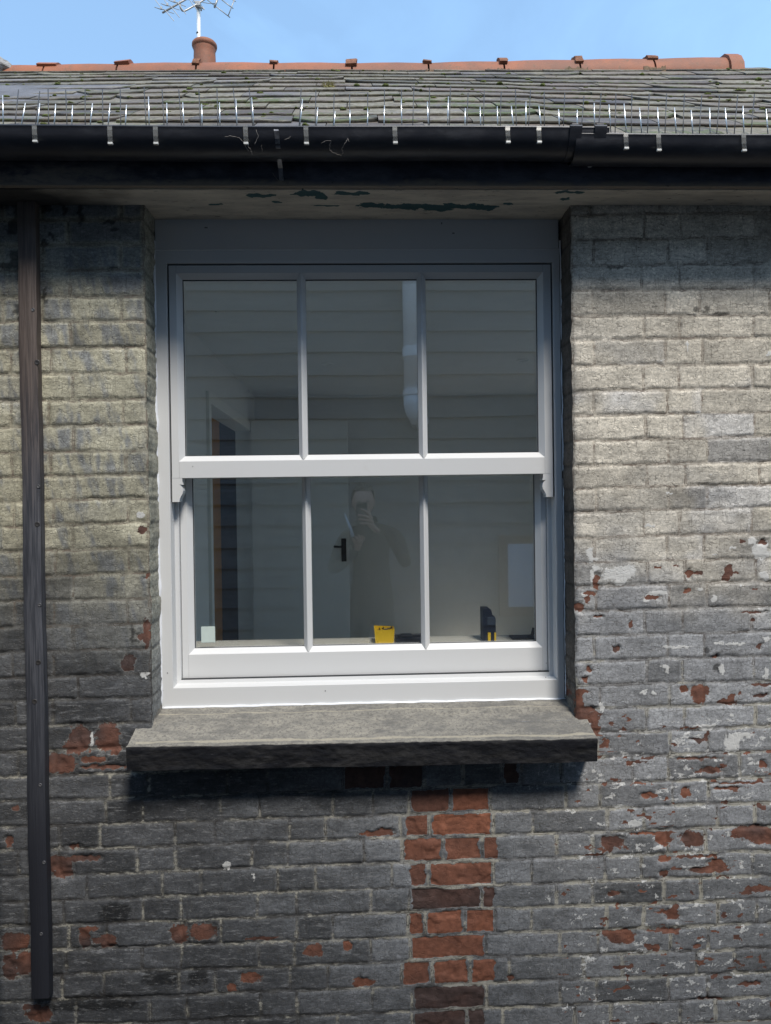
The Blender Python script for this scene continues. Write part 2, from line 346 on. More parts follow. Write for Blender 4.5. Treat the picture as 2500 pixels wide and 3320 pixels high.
    C = C * (1 - soot_or_gap[:, None] * .6)
    C = C * (1 - .35 * (sm(2.44, 2.5, z) * sm(.4, .6, med))[:, None])  # shade under the soffit painted into the wall colour
    # joints: pale on the lower part, dark in the upper cracks
    pale = np.array([.33, .315, .265]); jm = (1 - sm(-.001, .005, d)) * sm(.33, .55, fbm(x * 11, z * 24, 4, 161))
    pj = jm * (low * (.72 + .4 * rgt + .45 * sm(.05, .2, x) * sm(.5, .3, x)) * .8 + right * .22 * sm(1.6, 1.2, z))
    C = C * (1 - pj[:, None] * .45) + pale * .8 * pj[:, None] * .45
    dk = (1 - sm(-.003, .003, d)) * (1 - pj) * (.35 + .3 * sm(.5, .3, fbm(x * 8, z * 20, 3, 171)))
    brn = np.array([.2, .16, .12])
    C = C * (1 - dk[:, None] * .8) + brn * (C.mean(1) / .3)[:, None] * dk[:, None] * .5
    flake = sm(.665, .72, fbm(x * 30, z * 75, 5, 181) + .06 * rgt) * (low * (.25 + .75 * rgt)) * .9
    wht = np.maximum(wht, flake * .9)
    rspk = sm(.69, .72, fbm(x * 26, z * 60, 5, 191)) * rgt * sm(1.3, .9, z); red = np.maximum(red, rspk)
    dkb = blobs(DARK, x, z, 1.0); dkm = sm(.35, .8, dkb + (fbm(x * 80, z * 80, 4, 195) - .5) * .9)
    C = C * (1 - dkm[:, None] * .7)
    return h, C, red, wht, tone, pj, d
def grid_block(xs, zs, MBs, edge=None):
    X, Z = np.meshgrid(xs, zs); x = X.ravel(); z = Z.ravel()
    if edge:     # ragged arris: shift the columns near the opening
        xe, sg = edge; j = (fbm(z * 22, z * 0 + 3 + xe, 4, 5) - .5) * .012 * sm(.90, .96, z)
        x = x + j * np.clip(1 - np.abs(x - xe) / .03, 0, 1)
    h, C, red, wht, tone, pj, d = wall_fields(x, z)
    if edge:
        e = np.clip(1 - np.abs(X.ravel() - edge[0]) / .010, 0, 1); h = h - e * e * .004 * sm(.90, .96, Z.ravel())
    V = np.stack([x, -h, z], 1); nx, nz = len(xs), len(zs); i = np.arange(nx * nz).reshape(nz, nx)
    Q = np.stack([i[:-1, :-1], i[:-1, 1:], i[1:, 1:], i[1:, :-1]], -1).reshape(-1, 4)
    MBs.append((V, Q, C, np.stack([red, wht, tone], 1), np.stack([pj, d * 50 + .5, z * 0], 1)))
    return (V.reshape(nz, nx, 3), C.reshape(nz, nx, 3))
G = .0042
zs1 = np.arange(-.12, 2.55, G); blocks = []
bz = .93
xl = np.linspace(-1.5, XL, int(.87 / G)); xr = np.linspace(XR, 1.75, int(1.1 / G)); xm = np.linspace(XL, XR, int(1.288 / G))
VL, CL = grid_block(xl, zs1, blocks, (XL, -1)); VR, CR = grid_block(xr, zs1, blocks, (XR, 1))
zb = zs1[zs1 <= bz + G]; VM, CM = grid_block(xm, zb, blocks)
# shared edges with the middle block below the sill are stitched by position
def reveal(Vc, Cc, side, blocks):
    n = len(zs1); m = 34; ys = np.linspace(0, .155, m)
    z = np.repeat(zs1, m); y = np.tile(ys, n)
    e = np.repeat(Vc[:, 0], m); y0 = np.repeat(Vc[:, 1], m)
    kx = (fbm(y * 30, z * 30, 4, 201 + side) - .5) * .004 + (fbm(y * 110, z * 110, 3, 205) - .5) * .0022
    cour = np.full(z.size, 1.0)
    L = LLe if side < 0 else LRe; dj = np.abs(z[:, None] - L[None, :]).min(1)
    gro = -.0018 * sm(.009, .002, dj + (fbm(y * 60, z * 60, 3, 207) - .5) * .006)
    inn = np.clip(y / .012, 0, 1)
    x = e + side * (-1) * (gro * 1 + kx) * inn * -1 if False else e - side * (gro + kx) * inn
    V = np.stack([x, np.maximum(y, y0 * (1 - inn) + y * inn) + y0 * (1 - inn), z], 1)
    big = fbm(y * 8, z * 5, 4, 211); md = fbm(y * 30, z * 50, 4, 213)
    if side < 0:
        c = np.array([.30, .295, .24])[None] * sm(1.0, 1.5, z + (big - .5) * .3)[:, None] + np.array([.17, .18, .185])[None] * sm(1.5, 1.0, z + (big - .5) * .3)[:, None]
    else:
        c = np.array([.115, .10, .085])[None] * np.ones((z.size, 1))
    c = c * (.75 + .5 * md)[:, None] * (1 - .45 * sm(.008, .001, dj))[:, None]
    red = np.zeros(z.size); wht = np.zeros(z.size)
    if side > 0: red = .9 * sm(1.12, .98, z) * sm(.35, .6, md); c = c * (1 - .3 * sm(.5, .7, big))[:, None]
    if side < 0: red = .8 * sm(.03, .0, y) * sm(.55, .7, fbm(z * 14, z * 0 + 2, 3, 221)) * sm(1.75, 1.6, z); wht = sm(.022, 0, y) * sm(.55, .7, fbm(z * 45, y * 40, 3, 223)) * .8
    i = np.arange(n * m).reshape(n, m)
    Q = np.stack([i[:-1, :-1], i[1:, :-1], i[1:, 1:], i[:-1, 1:]], -1).reshape(-1, 4) if side > 0 else np.stack([i[:-1, :-1], i[:-1, 1:], i[1:, 1:], i[1:, :-1]], -1).reshape(-1, 4)
    blocks.append((V, Q, c, np.stack([red, wht, .6 + 0 * z], 1), np.stack([0 * z, 1 + 0 * z, z * 0], 1)))
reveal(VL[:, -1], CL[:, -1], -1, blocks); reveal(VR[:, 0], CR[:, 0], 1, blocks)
VV = np.concatenate([b[0] for b in blocks]); off = np.cumsum([0] + [len(b[0]) for b in blocks])
QQ = np.concatenate([b[1] + off[i] for i, b in enumerate(blocks)])
def c4(L): a = np.concatenate(L); return np.concatenate([a, np.ones((len(a), 1))], 1)
me = bpy.data.meshes.new('wall'); me.vertices.add(len(VV)); me.vertices.foreach_set('co', VV.astype(np.float32).ravel())
me.loops.add(QQ.size); me.loops.foreach_set('vertex_index', QQ.astype(np.int32).ravel())
me.polygons.add(len(QQ)); me.polygons.foreach_set('loop_start', np.arange(0, QQ.size, 4, dtype=np.int32)); me.polygons.foreach_set('loop_total', np.full(len(QQ), 4, dtype=np.int32))
me.update(calc_edges=True); me.polygons.foreach_set('use_smooth', np.ones(len(QQ), dtype=bool))
for nm, j in (('tint', 2), ('msk', 3), ('aux', 4)):
    a = me.color_attributes.new(nm, 'FLOAT_COLOR', 'POINT'); a.data.foreach_set('color', c4([b[j] for b in blocks]).astype(np.float32).ravel())
# wall material
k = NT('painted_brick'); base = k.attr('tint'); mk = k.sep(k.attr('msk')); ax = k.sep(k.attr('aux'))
fine = k.noise(210, 6, .7); n2 = k.noise(38, 7, .68); brush = k.noise(42, 6, .66, stretch=(.4, 1, 2.6), dist=.3); brushv = k.noise(50, 5, .62, stretch=(2.6, 1, .4), dist=.4)
ck = k.vor(64, stretch=(1, 1, 1.5)); crk = k.ma('MULTIPLY', k.mr(ck, .0, .09, 1, 0), k.mr(n2, .46, .56))
c = k.mix(1.0, base, k.gray(k.mr(fine, .25, .75, .72, 1.28, False)), 'MULTIPLY')
c = k.mix(1.0, c, k.gray(k.mr(brush, .3, .7, .92, 1.08, False)), 'MULTIPLY')
c = k.mix(1.0, c, k.gray(k.mr(brushv, .3, .7, .96, 1.04, False)), 'MULTIPLY')
c = k.mix(1.0, c, k.gray(k.mr(n2, .3, .7, .78, 1.18, False)), 'MULTIPLY')
n3 = k.noise(120, 4, .62, stretch=(.8, 1, 1.2), off=(3, 0, 8)); c = k.mix(1.0, c, k.gray(k.mr(n3, .3, .7, .72, 1.28, False)), 'MULTIPLY')
zz = k.n('ShaderNodeSeparateXYZ'); k.l(k.co(), zz.inputs[0]); lowf = k.mr(zz.outputs[2], 1.55, 1.0)
c = k.mix(1.0, c, k.gray(k.mr(k.noise(24, 9, .78, stretch=(.7, 1, 1.3), off=(2, 7, 1)), .3, .7, .58, 1.44, False)), 'MULTIPLY')
region = k.mr(k.noise(9, 5, .65, off=(5, 1, 2)), .42, .62)
spw = k.ma('MULTIPLY', k.ma('MULTIPLY', k.mr(k.noise(150, 4, .68, stretch=(.45, 1, 1.3), off=(1, 4, 6)), .59, .67), region), k.ma('MULTIPLY', lowf, .55)); c = k.mix(spw, c, (.36, .36, .345))
spd = k.ma('MULTIPLY', k.mr(k.noise(120, 5, .7, stretch=(.7, 1, 1), off=(8, 4, 1)), .60, .66), k.mr(k.noise(14, 4, .6, off=(3, 3, 3)), .4, .6, .25, .85)); c = k.mix(spd, c, (.045, .042, .04))
scr = k.ma('MULTIPLY', k.mr(k.noise(130, 3, .55, stretch=(2.4, 1, .16), dist=.5, off=(4, 4, 4)), .62, .68), .5); c = k.mix(scr, c, (.06, .055, .045))
scr2 = k.ma('MULTIPLY', k.mr(k.noise(120, 3, .55, stretch=(.16, 1, 2.4), dist=.5, off=(6, 2, 4)), .61, .68), .45); c = k.mix(scr2, c, (.07, .065, .055))
pc_ = k.mr(k.ma('ADD', ax[0], k.ma('MULTIPLY', k.ma('SUBTRACT', k.noise(85, 6, .7, stretch=(.6, 1, 1.3)), .5), 1.7)), .42, .62)
c = k.mix(k.ma('MULTIPLY', pc_, k.mr(k.noise(4, 4, .6, off=(1, 1, 9)), .35, .65, .3, .8)), c, (.38, .36, .30))
lowz = k.n('ShaderNodeSeparateXYZ'); k.l(k.co(), lowz.inputs[0])
scf = k.ma('MULTIPLY', k.mr(k.noise(55, 9, .78, stretch=(.35, 1, 1.8), off=(9, 3, 4)), .53, .63), k.mr(lowz.outputs[2], 1.45, .9, .0, .6)); c = k.mix(scf, c, (.25, .252, .255))
cl = k.ma('SUBTRACT', 1.0, k.mr(k.ma('ABSOLUTE', k.ma('SUBTRACT', ax[1], .46)), .02, .09)); cl = k.ma('MULTIPLY', cl, k.mr(k.noise(22, 6, .7, stretch=(.6, 1, 1.6)), .46, .56))
c = k.mix(k.ma('MULTIPLY', cl, .75), c, k.mix(lowf, (.15, .115, .09), (.028, .025, .023)))
c = k.mix(k.ma('MULTIPLY', crk, .45), c, (.05, .045, .04))
spk = k.mr(k.noise(330, 3, .6), .70, .76); c = k.mix(k.ma('MULTIPLY', spk, .6), c, (.03, .03, .03))
wm = k.mr(k.ma('ADD', mk[1], k.ma('ADD', k.ma('MULTIPLY', k.ma('SUBTRACT', n2, .5), 1.5), k.ma('MULTIPLY', k.ma('SUBTRACT', k.noise(100, 7, .75), .5), 2.4))), .74, .84)
c = k.mix(k.ma('MULTIPLY', wm, .85), c, (.58, .575, .555))
edge = k.ma('ADD', mk[0], k.ma('MULTIPLY', k.ma('SUBTRACT', k.noise(75, 7, .7), .5), 1.0))
rm = k.mr(edge, .74, .82)
rim = k.ma('MULTIPLY', k.mr(edge, .6, .72), k.ma('SUBTRACT', 1.0, rm)); c = k.mix(k.ma('MULTIPLY', rim, .16), c, (.40, .38, .34))
redc = k.mix(mk[2], (.060, .040, .036), (.225, .088, .052)); redc = k.mix(1.0, redc, k.gray(k.mr(k.noise(55, 7, .7), .25, .75, .55, 1.35, False)), 'MULTIPLY')
c = k.mix(rm, c, redc)
k.base(c, k.mr(n2, .3, .7, .6, .85), spec=.3)
hh = k.ma('ADD', k.ma('MULTIPLY', fine, .35), k.ma('ADD', k.ma('MULTIPLY', brush, .3), k.ma('MULTIPLY', n2, .8)))
hh = k.ma('SUBTRACT', hh, k.ma('MULTIPLY', crk, .5)); hh = k.ma('SUBTRACT', hh, k.ma('MULTIPLY', rm, .55)); hh = k.ma('ADD', hh, k.ma('MULTIPLY', wm, .25))
k.bump(hh, .0016, .85); me.materials.append(k.m)
house = empty('brick_house', (0, 0, 0), label='old brick house with peeling grey paint, slate roof and a white sash window', cat='house')
wall = bpy.data.objects.new('wall', me); COL.objects.link(wall); wall.parent = house
# solid backing of the wall so that it has its real thickness
bk = simple('brick_core', (.16, .12, .10), .9, bump=.002)
b = MB()
b.box(-7, -.67, .03, .30, -.15, 2.60); b.box(.70, 7, .03, .30, -.15, 2.60); b.box(-.67, .70, .03, .30, -.15, .90)
b.box(-7, -1.49, -.004, .03, -.15, 2.60); b.box(1.74, 7, -.004, .03, -.15, 2.60)
b.build('wall_core', bk, house)

# ================================================================== MATERIALS
k = NT('white_paint')
d1 = k.mr(k.noise(9, 7, .65), .62, .8, 0, .35); dots = k.mr(k.noise(150, 2, .5, off=(2, 5, 1)), .76, .8, 0, .5)
c = k.mix(d1, (.592, .598, .60), (.52, .515, .49)); c = k.mix(k.ma('MULTIPLY', dots, .6), c, (.2, .2, .2)); k.base(c, .38, spec=.45)
k.bump(k.noise(40, 4, .5, stretch=(1, 1, .4)), .00035); WHITE = k.m
SEAL = simple('sealant', (.74, .76, .80), .3, var=.03, bump=.0005)
GAP = simple('shadow_gap', (.03, .032, .036), .8, var=.05)
k = NT('glass'); fr = k.n('ShaderNodeFresnel'); fr.inputs[0].default_value = 1.55
tr = k.n('ShaderNodeBsdfTransparent'); tr.inputs[0].default_value = (.96, .96, .955, 1); gl = k.n('ShaderNodeBsdfGlossy'); gl.inputs['Roughness'].default_value = .0
gl.inputs[0].default_value = (.95, .98, 1, 1)
bp = k.n('ShaderNodeBump'); bp.inputs['Strength'].default_value = .25; bp.inputs['Distance'].default_value = .004; k.l(k.noise(1.7, 1, .4, stretch=(.6, 1, 1.5)), bp.inputs['Height']); k.l(bp.outputs[0], gl.inputs['Normal'])
ms = k.n('ShaderNodeMixShader'); k.l(k.ma('MINIMUM', k.ma('MULTIPLY', fr.outputs[0], 2.0), .12), ms.inputs[0]); k.l(tr.outputs[0], ms.inputs[1]); k.l(gl.outputs[0], ms.inputs[2])
df = k.n('ShaderNodeBsdfDiffuse'); df.inputs[0].default_value = (.6, .62, .63, 1); m2 = k.n('ShaderNodeMixShader')
sm1 = k.mr(k.noise(26, 8, .75, stretch=(1.6, 1, .5)), .62, .82, .0, .02); k.l(k.ma('ADD', sm1, .002), m2.inputs[0]); k.l(ms.outputs[0], m2.inputs[1]); k.l(df.outputs[0], m2.inputs[2]); k.l(m2.outputs[0], k.out.inputs[0]); GLASS = k.m
k = NT('black_gutter'); nz = k.noise(5, 8, .72, stretch=(1, 1, 2.5)); c = k.mix(k.mr(nz, .5, .75, 0, .5), (.022, .023, .029), (.07, .072, .082)); c = k.mix(k.mr(k.noise(60, 5, .7), .66, .75, 0, .5), c, (.12, .12, .12))
k.base(c, k.mr(nz, .3, .7, .28, .5), spec=.45); k.bump(k.noise(18, 6, .6), .0012); BLACKP = k.m
k = NT('sooty_board'); zc = k.n('ShaderNodeSeparateXYZ'); k.l(k.co(), zc.inputs[0])
nz = k.noise(7, 8, .7, stretch=(1, 1, 2)); lowm = k.mr(k.ma('ADD', zc.outputs[2], k.ma('MULTIPLY', k.ma('SUBTRACT', nz, .5), .05)), 2.527, 2.508)
lft = k.mr(zc.outputs[0], -.3, -1.0, 0, 1); lowm = k.ma('MAXIMUM', lowm, k.ma('MULTIPLY', k.ma('MULTIPLY', lft, k.mr(nz, .4, .62)), k.mr(zc.outputs[2], 2.58, 2.55)))
c = k.mix(k.mr(nz, .35, .7), (.028, .030, .042), (.095, .098, .12)); c = k.mix(k.ma('MULTIPLY', lowm, .85), c, (.24, .20, .155)); c = k.mix(k.mr(k.noise(45, 6, .7, stretch=(1, 1, 2)), .6, .7, 0, .7), c, (.02, .018, .018))
k.base(c, .6, spec=.3); k.bump(k.noise(30, 7, .65, stretch=(.5, 1, 1.6)), .003); FASCIA = k.m
k = NT('peeling_soffit'); pm = k.sep(k.attr('tint')); nz = k.noise(40, 8, .7)
c = k.mix(k.mr(k.noise(12, 8, .7, stretch=(.5, 2, 1)), .35, .7), (.60, .54, .44), (.40, .36, .30)); c = k.mix(k.mr(k.noise(60, 6, .7, stretch=(.4, 1.5, 1)), .60, .68, 0, .8), c, (.06, .05, .045))
e = k.mr(k.ma('ADD', pm[0], k.ma('MULTIPLY', k.ma('SUBTRACT', nz, .5), 1.1)), .58, .66); rimm = k.ma('SUBTRACT', k.mr(k.ma('ADD', pm[0], k.ma('MULTIPLY', k.ma('SUBTRACT', nz, .5), 1.1)), .46, .58), e)
c = k.mix(k.ma('MULTIPLY', rimm, .5), c, (.5, .47, .4)); c = k.mix(e, c, (.045, .095, .10)); c = k.mix(pm[1], c, (.02, .02, .022)); k.base(c, .7, spec=.25)
k.bump(k.ma('SUBTRACT', k.noise(35, 7, .65, stretch=(.6, 1.6, 1)), k.ma('MULTIPLY', e, .6)), .0022); SOFFIT = k.m
k = NT('worn_sill'); pm = k.sep(k.attr('tint')); a1 = k.noise(34, 9, .76, stretch=(.45, 1, 1.3)); a2 = k.noise(120, 7, .72)
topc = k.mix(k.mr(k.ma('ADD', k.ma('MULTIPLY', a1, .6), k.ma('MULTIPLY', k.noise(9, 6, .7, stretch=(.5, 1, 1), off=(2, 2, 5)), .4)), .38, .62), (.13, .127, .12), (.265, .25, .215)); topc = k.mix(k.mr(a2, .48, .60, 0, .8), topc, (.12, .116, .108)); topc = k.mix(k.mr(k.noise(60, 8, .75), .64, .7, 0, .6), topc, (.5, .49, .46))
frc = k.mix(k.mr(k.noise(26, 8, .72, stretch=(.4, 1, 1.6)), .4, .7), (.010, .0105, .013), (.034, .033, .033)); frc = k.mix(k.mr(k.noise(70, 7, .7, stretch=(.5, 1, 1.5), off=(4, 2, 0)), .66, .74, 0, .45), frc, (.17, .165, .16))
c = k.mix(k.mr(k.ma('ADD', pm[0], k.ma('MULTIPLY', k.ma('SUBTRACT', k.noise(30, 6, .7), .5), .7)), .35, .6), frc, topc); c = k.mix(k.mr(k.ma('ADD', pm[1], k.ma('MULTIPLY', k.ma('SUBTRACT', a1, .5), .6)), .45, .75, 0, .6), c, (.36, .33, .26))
k.base(c, .85, spec=.1); k.bump(k.ma('ADD', k.ma('MULTIPLY', a2, .5), k.noise(34, 8, .7, stretch=(.5, 1, 1.4))), .0035); SILL = k.m
k = NT('batten_wood'); zc = k.n('ShaderNodeSeparateXYZ'); k.l(k.co(), zc.inputs[0]); gr = k.noise(70, 6, .65, stretch=(3, 3, .10), dist=.3)
dk_ = k.mr(k.ma('ADD', zc.outputs[2], k.ma('MULTIPLY', k.ma('SUBTRACT', gr, .5), .7)), 2.12, 1.5)
brn = k.mix(k.mr(gr, .35, .65), (.060, .046, .040), (.115, .090, .078)); blk = k.mix(k.mr(gr, .38, .66), (.035, .037, .045), (.085, .088, .10)); blk = k.mix(k.mr(zc.outputs[2], 1.3, .5), blk, (.018, .019, .025))
k.base(k.mix(dk_, brn, blk), .62, spec=.35); k.bump(k.ma('ADD', gr, k.ma('MULTIPLY', k.noise(9, 4, .6, stretch=(1, 1, .3)), .6)), .0016); BATTEN = k.m
k = NT('slate'); tn = k.attr('tint'); sx = k.sep(k.attr('aux'))
c = k.mix(1.0, tn, k.gray(k.mr(k.noise(30, 7, .7, stretch=(.5, 1, 1)), .3, .7, .62, 1.3, False)), 'MULTIPLY')
lich = k.mr(k.ma('ADD', k.noise(15, 8, .74, stretch=(.6, 1, 1)), k.ma('MULTIPLY', sx[0], .16)), .53, .66, 0, .85); c = k.mix(lich, c, k.mix(k.mr(k.noise(45, 5, .7), .4, .6), (.135, .118, .07), (.25, .225, .17)))
c = k.mix(k.mr(k.noise(70, 6, .7, stretch=(.5, 1, 1), off=(7, 1, 1)), .66, .72, 0, .8), c, (.36, .35, .33))
c = k.mix(k.mr(k.ma('ADD', k.noise(22, 7, .72, off=(1, 8, 3)), k.ma('MULTIPLY', sx[1], .16)), .62, .72, 0, .85), c, (.085, .105, .028))
c = k.mix(k.ma('MULTIPLY', sx[2], .8), c, (.03, .03, .025)); k.base(c, .62, spec=.4); k.bump(k.noise(45, 8, .7, stretch=(.5, 1, 1)), .004); SLATE = k.m
k = NT('terracotta'); c = k.mix(k.mr(k.noise(6, 7, .65), .3, .7), (.33, .12, .06), (.21, .095, .06)); c = k.mix(k.mr(k.noise(26, 8, .75), .54, .66, 0, .75), c, (.16, .10, .06)); c = k.mix(k.mr(k.noise(70, 5, .7), .69, .74, 0, .6), c, (.55, .45, .36))
k.base(c, .65, spec=.3); k.bump(k.noise(40, 7, .7), .002); TERRA = k.m
CRUM = simple('crumbling_terracotta', (.27, .12, .065), .95, var=.5, scale=50, bump=.005, dirt=(.10, .07, .05), dscale=40)
MORT = simple('ridge_mortar', (.20, .13, .075), .95, var=.4, scale=40, bump=.006, dirt=(.09, .085, .04), dscale=30)
MOSS = simple('moss', (.12, .145, .035), 1, var=.5, scale=60, bump=.006, dirt=(.24, .24, .13), dscale=30)
STEEL = simple('bright_steel', (.78, .77, .74), .28, .9, .05); STEEL_SHADED = simple('shaded_steel', (.085, .085, .085), .5, .6, .1); GALV = simple('galvanised_mast', (.80, .79, .75), .4, .35, .06); ALU = simple('aerial_metal', (.34, .33, .31), .5, .6, .1)  # rear spikes get a darkened copy of the steel, shade painted in
k = NT('clear_plastic'); tr = k.n('ShaderNodeBsdfTransparent'); tr.inputs[0].default_value = (.9, .9, .88, 1); ms = k.n('ShaderNodeMixShader'); ms.inputs[0].default_value = .11
k.base((.75, .75, .73), .2); k.l(tr.outputs[0], ms.inputs[1]); k.l(k.b.outputs[0], ms.inputs[2]); k.l(ms.outputs[0], k.out.inputs[0]); CLEAR = k.m
TAB = simple('pale_plastic', (.6, .6, .57), .3)
COB = simple('cobweb_silk', (.22, .20, .18), .9, var=.3, scale=60)
ROOMW = simple('room_paint', (.80, .79, .73), .7, var=.04); DOORW = simple('door_paint', (.88, .86, .78), .45, var=.03); BLKM = simple('black_iron', (.02, .02, .022), .4, .3)
ORANGE = simple('orange_pine', (.90, .42, .12), .5, var=.15); DARKP = simple('dark_panel', (.075, .072, .08), .6, var=.3, scale=14)
FLOORM = simple('bounce_floor', (.80, .77, .70), .7); YEL = simple('yellow_plastic', (.95, .66, .04), .4, var=.06); DKB = simple('dark_plastic', (.018, .02, .03), .4); PAPER = simple('pale_label', (.48, .56, .53), .5, var=.05, scale=60)
k = NT('clad_boards'); g1 = k.noise(22, 6, .65, stretch=(.12, 1, 2.2), dist=.4); k.base(k.mix(k.mr(g1, .35, .65), (.12, .122, .125), (.175, .175, .175)), .55); k.bump(g1, .003); CLAD = k.m
PVC = simple('grey_soil_pipe', (.90, .93, .97), .3, var=.03); PAVE = simple('paving', (.13, .125, .12), .9, var=.3, scale=5, bump=.004)
SKIN = simple('skin', (.55, .36, .28), .5, var=.06); COAT = simple('dark_coat', (.009, .0095, .011), .9, var=.2, bump=.002, spec=.05); HAIR = simple('hair', (.07, .05, .04), .6, var=.3, scale=60); TROUS = simple('trousers', (.05, .06, .09), .8)
PHONE = simple('phone_shell', (.05, .055, .06), .25); SCRN = simple('lens_glass', (.01, .01, .012), .08)
BROWNW = simple('brown_wood', (.16, .09, .05), .6); BLUEG = simple('window_blind', (.5, .6, .75), .5, var=.04)

# ================================================================== SASH WINDOW
FX0, FX1, FZ0, FZ1, FY = -.632, .652, .970, 2.524, .115
IX0, IX1, IZ0, IZ1 = -.5955, .6295, 1.0305, 2.3705
f = MB()
f.rings([(FX0, FX1, FZ0, 2.412, FY + .08), (FX0, FX1, FZ0, 2.412, FY + .001), (FX0 + .001, FX1 - .001, FZ0 + .001, 2.411, FY), (IX0 - .001, IX1 + .001, IZ0, IZ1 + .001, FY), (IX0, IX1, IZ0 + .001, IZ1, FY + .001),
         (IX0, IX1, IZ0 + .003, IZ1, FY + .0495), (IX0 + .013, IX1 - .013, IZ0 + .0135, IZ1 - .013, FY + .05), (IX0 + .0135, IX1 - .0135, IZ0 + .015, IZ1 - .0135, FY + .064), (IX0 + .0135, IX1 - .0135, IZ0 + .015, IZ1 - .0135, FY + .125)])
win = f.build('sash_window', WHITE, house); win['label'] = 'white painted six pane sliding sash window'
fixn(win)
# flip check: front faces must look to -Y
m = MB(); m.box(FX0 + .001, FX1 - .001, FY + .004, FY + .06, 2.4145, FZ1 + .03, .002); m.box(FX0, FX1, FY - .004, FY + .05, 2.4095, 2.4145, .0015)
m.build('head_board', WHITE, win)
def bevel_bar(m, x, z0, z1, y, hw, dep, point=True):
    # vertical glazing bar, V-shaped face, mitred points into the rails
    V = [(x, y, z0 - .016), (x, y, z1 + .016), (x - hw, y + dep, z0), (x - hw, y + dep, z1), (x + hw, y + dep, z0), (x + hw, y + dep, z1), (x - hw, y + dep + .02, z0), (x - hw, y + dep + .02, z1), (x + hw, y + dep + .02, z0), (x + hw, y + dep + .02, z1)]
    e = .0022
    V[0] = (x - e, y, z0 - .015); V[1] = (x - e, y, z1 + .015); V += [(x + e, y, z0 - .015), (x + e, y, z1 + .015)]
    m.add(V, [(0, 10, 11, 1), (0, 1, 3, 2), (10, 4, 5, 11), (2, 3, 7, 6), (4, 8, 9, 5), (0, 2, 4, 10), (1, 11, 5, 3)])
def sash(name, X0, X1, Z0, Z1, px0, px1, pz0, pz1, y, dep, bars, bot):
    m = MB(); bv = .0165
    m.rings([(X0, X1, Z0, Z1, y + .04), (X0, X1, Z0, Z1, y + .001), (X0 + .001, X1 - .001, Z0 + .001, Z1 - .001, y), (px0 - bv, px1 + bv, pz0 - bv - .001, pz1 + bv, y), (px0, px1, pz0, pz1, y + dep), (px0, px1, pz0, pz1, y + dep + .022)])
    o = fixn(m.build(name, WHITE, win))
    for bx_ in bars:
        g = MB(); bevel_bar(g, bx_, pz0, pz1, y - .0005 + .0005, .014, dep); fixn(g.build('glazing_bar', WHITE, win))
    xs = [px0] + bars + [px1]
    for i in range(len(xs) - 1):
        g = MB(); 
        a, b_ = xs[i] + (.012 if i else 0), xs[i + 1] - (.012 if i < len(xs) - 2 else 0)
        for yy in (y + dep + .004, y + dep + .018): g.box(a - .001, b_ + .001, yy, yy + .003, pz0 - .001, pz1 + .001)
        fixn(g.build('pane', GLASS, win))
        g = MB(); t_ = .0028        # dark rubber gasket around the pane
        g.box(a, b_, y + dep + .001, y + dep + .0035, pz1 - t_, pz1); g.box(a, b_, y + dep + .001, y + dep + .0035, pz0, pz0 + t_ * .6); g.box(a, a + t_ * .8, y + dep + .0012, y + dep + .0033, pz0, pz1); g.box(b_ - t_ * .8, b_, y + dep + .0012, y + dep + .0033, pz0, pz1)
        g.build('gasket', GAP, win)
    return o
UY = .121
CHIP = simple('chip_mark', (.16, .16, .16), .8)
for px, py, a, b_, Y_ in ((1779, 2158, 1.5, 3, .1775), (1771, 2150, 1, 1.5, .1775), (1750, 2174, 6, 1.2, .1775), (543, 2182, 1.5, 2, .1145), (528, 2239, 1.2, 1.2, .1145), (1055, 2240, 2, 1.5, .1145), (1770, 2196, 1.2, 1, .1145), (700, 1010, 3, 1, .1145), (668, 738, 5, 2, .1185), (1432, 724, 2, 3, .1185), (1470, 756, 4, 2, .1185), (625, 1512, 1.5, 1, .1205), (1794, 1604, 1, 1, .1205)):
    p = at(px, py, Y_); u = .00094; m = MB(); m.box(p[0] - a * u, p[0] + a * u, Y_ - .0004, Y_ + .002, p[2] - b_ * u, p[2] + b_ * u); m.build('chip_mark', CHIP, win)
JL = simple('joint_line', (.34, .34, .35), .7)
for x_, z0_, z1_, y_ in ((-.567, 1.695, 1.747, UY), (.599, 1.695, 1.747, UY), (-.567, 2.342, 2.365, UY), (.599, 2.342, 2.365, UY), (-.5605, 1.048, 1.123, .178), (.5985, 1.048, 1.123, .178)): m = MB(); m.box(x_ - .0004, x_ + .0004, y_ - .0002, y_ + .001, z0_, z1_); m.build('joint_line', JL, win)
up = sash('upper_sash', -.5905, .6245, 1.694, 2.3655, -.5512, .583, 1.7645, 2.3245, UY, .016, [-.1755, .2085], .05); up['label'] = 'upper sash of three panes, set forward of the lower one'
lo = sash('lower_sash', -.5805, .6145, 1.047, 1.74, -.5435, .581, 1.141, 1.72, .178, .016, [-.173, .2125], .07); lo['label'] = 'lower sash of three panes with deep bottom rail'
for sg in (-1, 1):          # horns under the meeting rail
    xo = -.5905 if sg < 0 else .6245; xi = -.5585 if sg < 0 else .5925
    w_ = xi - xo
    prof = [(0, 1.700), (1, 1.700), (1.0, 1.684), (1.08, 1.6735), (.72, 1.6745), (.86, 1.671), (1.02, 1.664), (1.08, 1.655), (1.02, 1.646), (.84, 1.636), (.72, 1.628), (.70, 1.6195), (0, 1.6195)]
    m = MB(); m.prism([(xo + w_ * a, z) for a, z in prof], UY + .0005, UY + .038); fixn(m.build('sash_horn', WHITE, win))
m = MB()
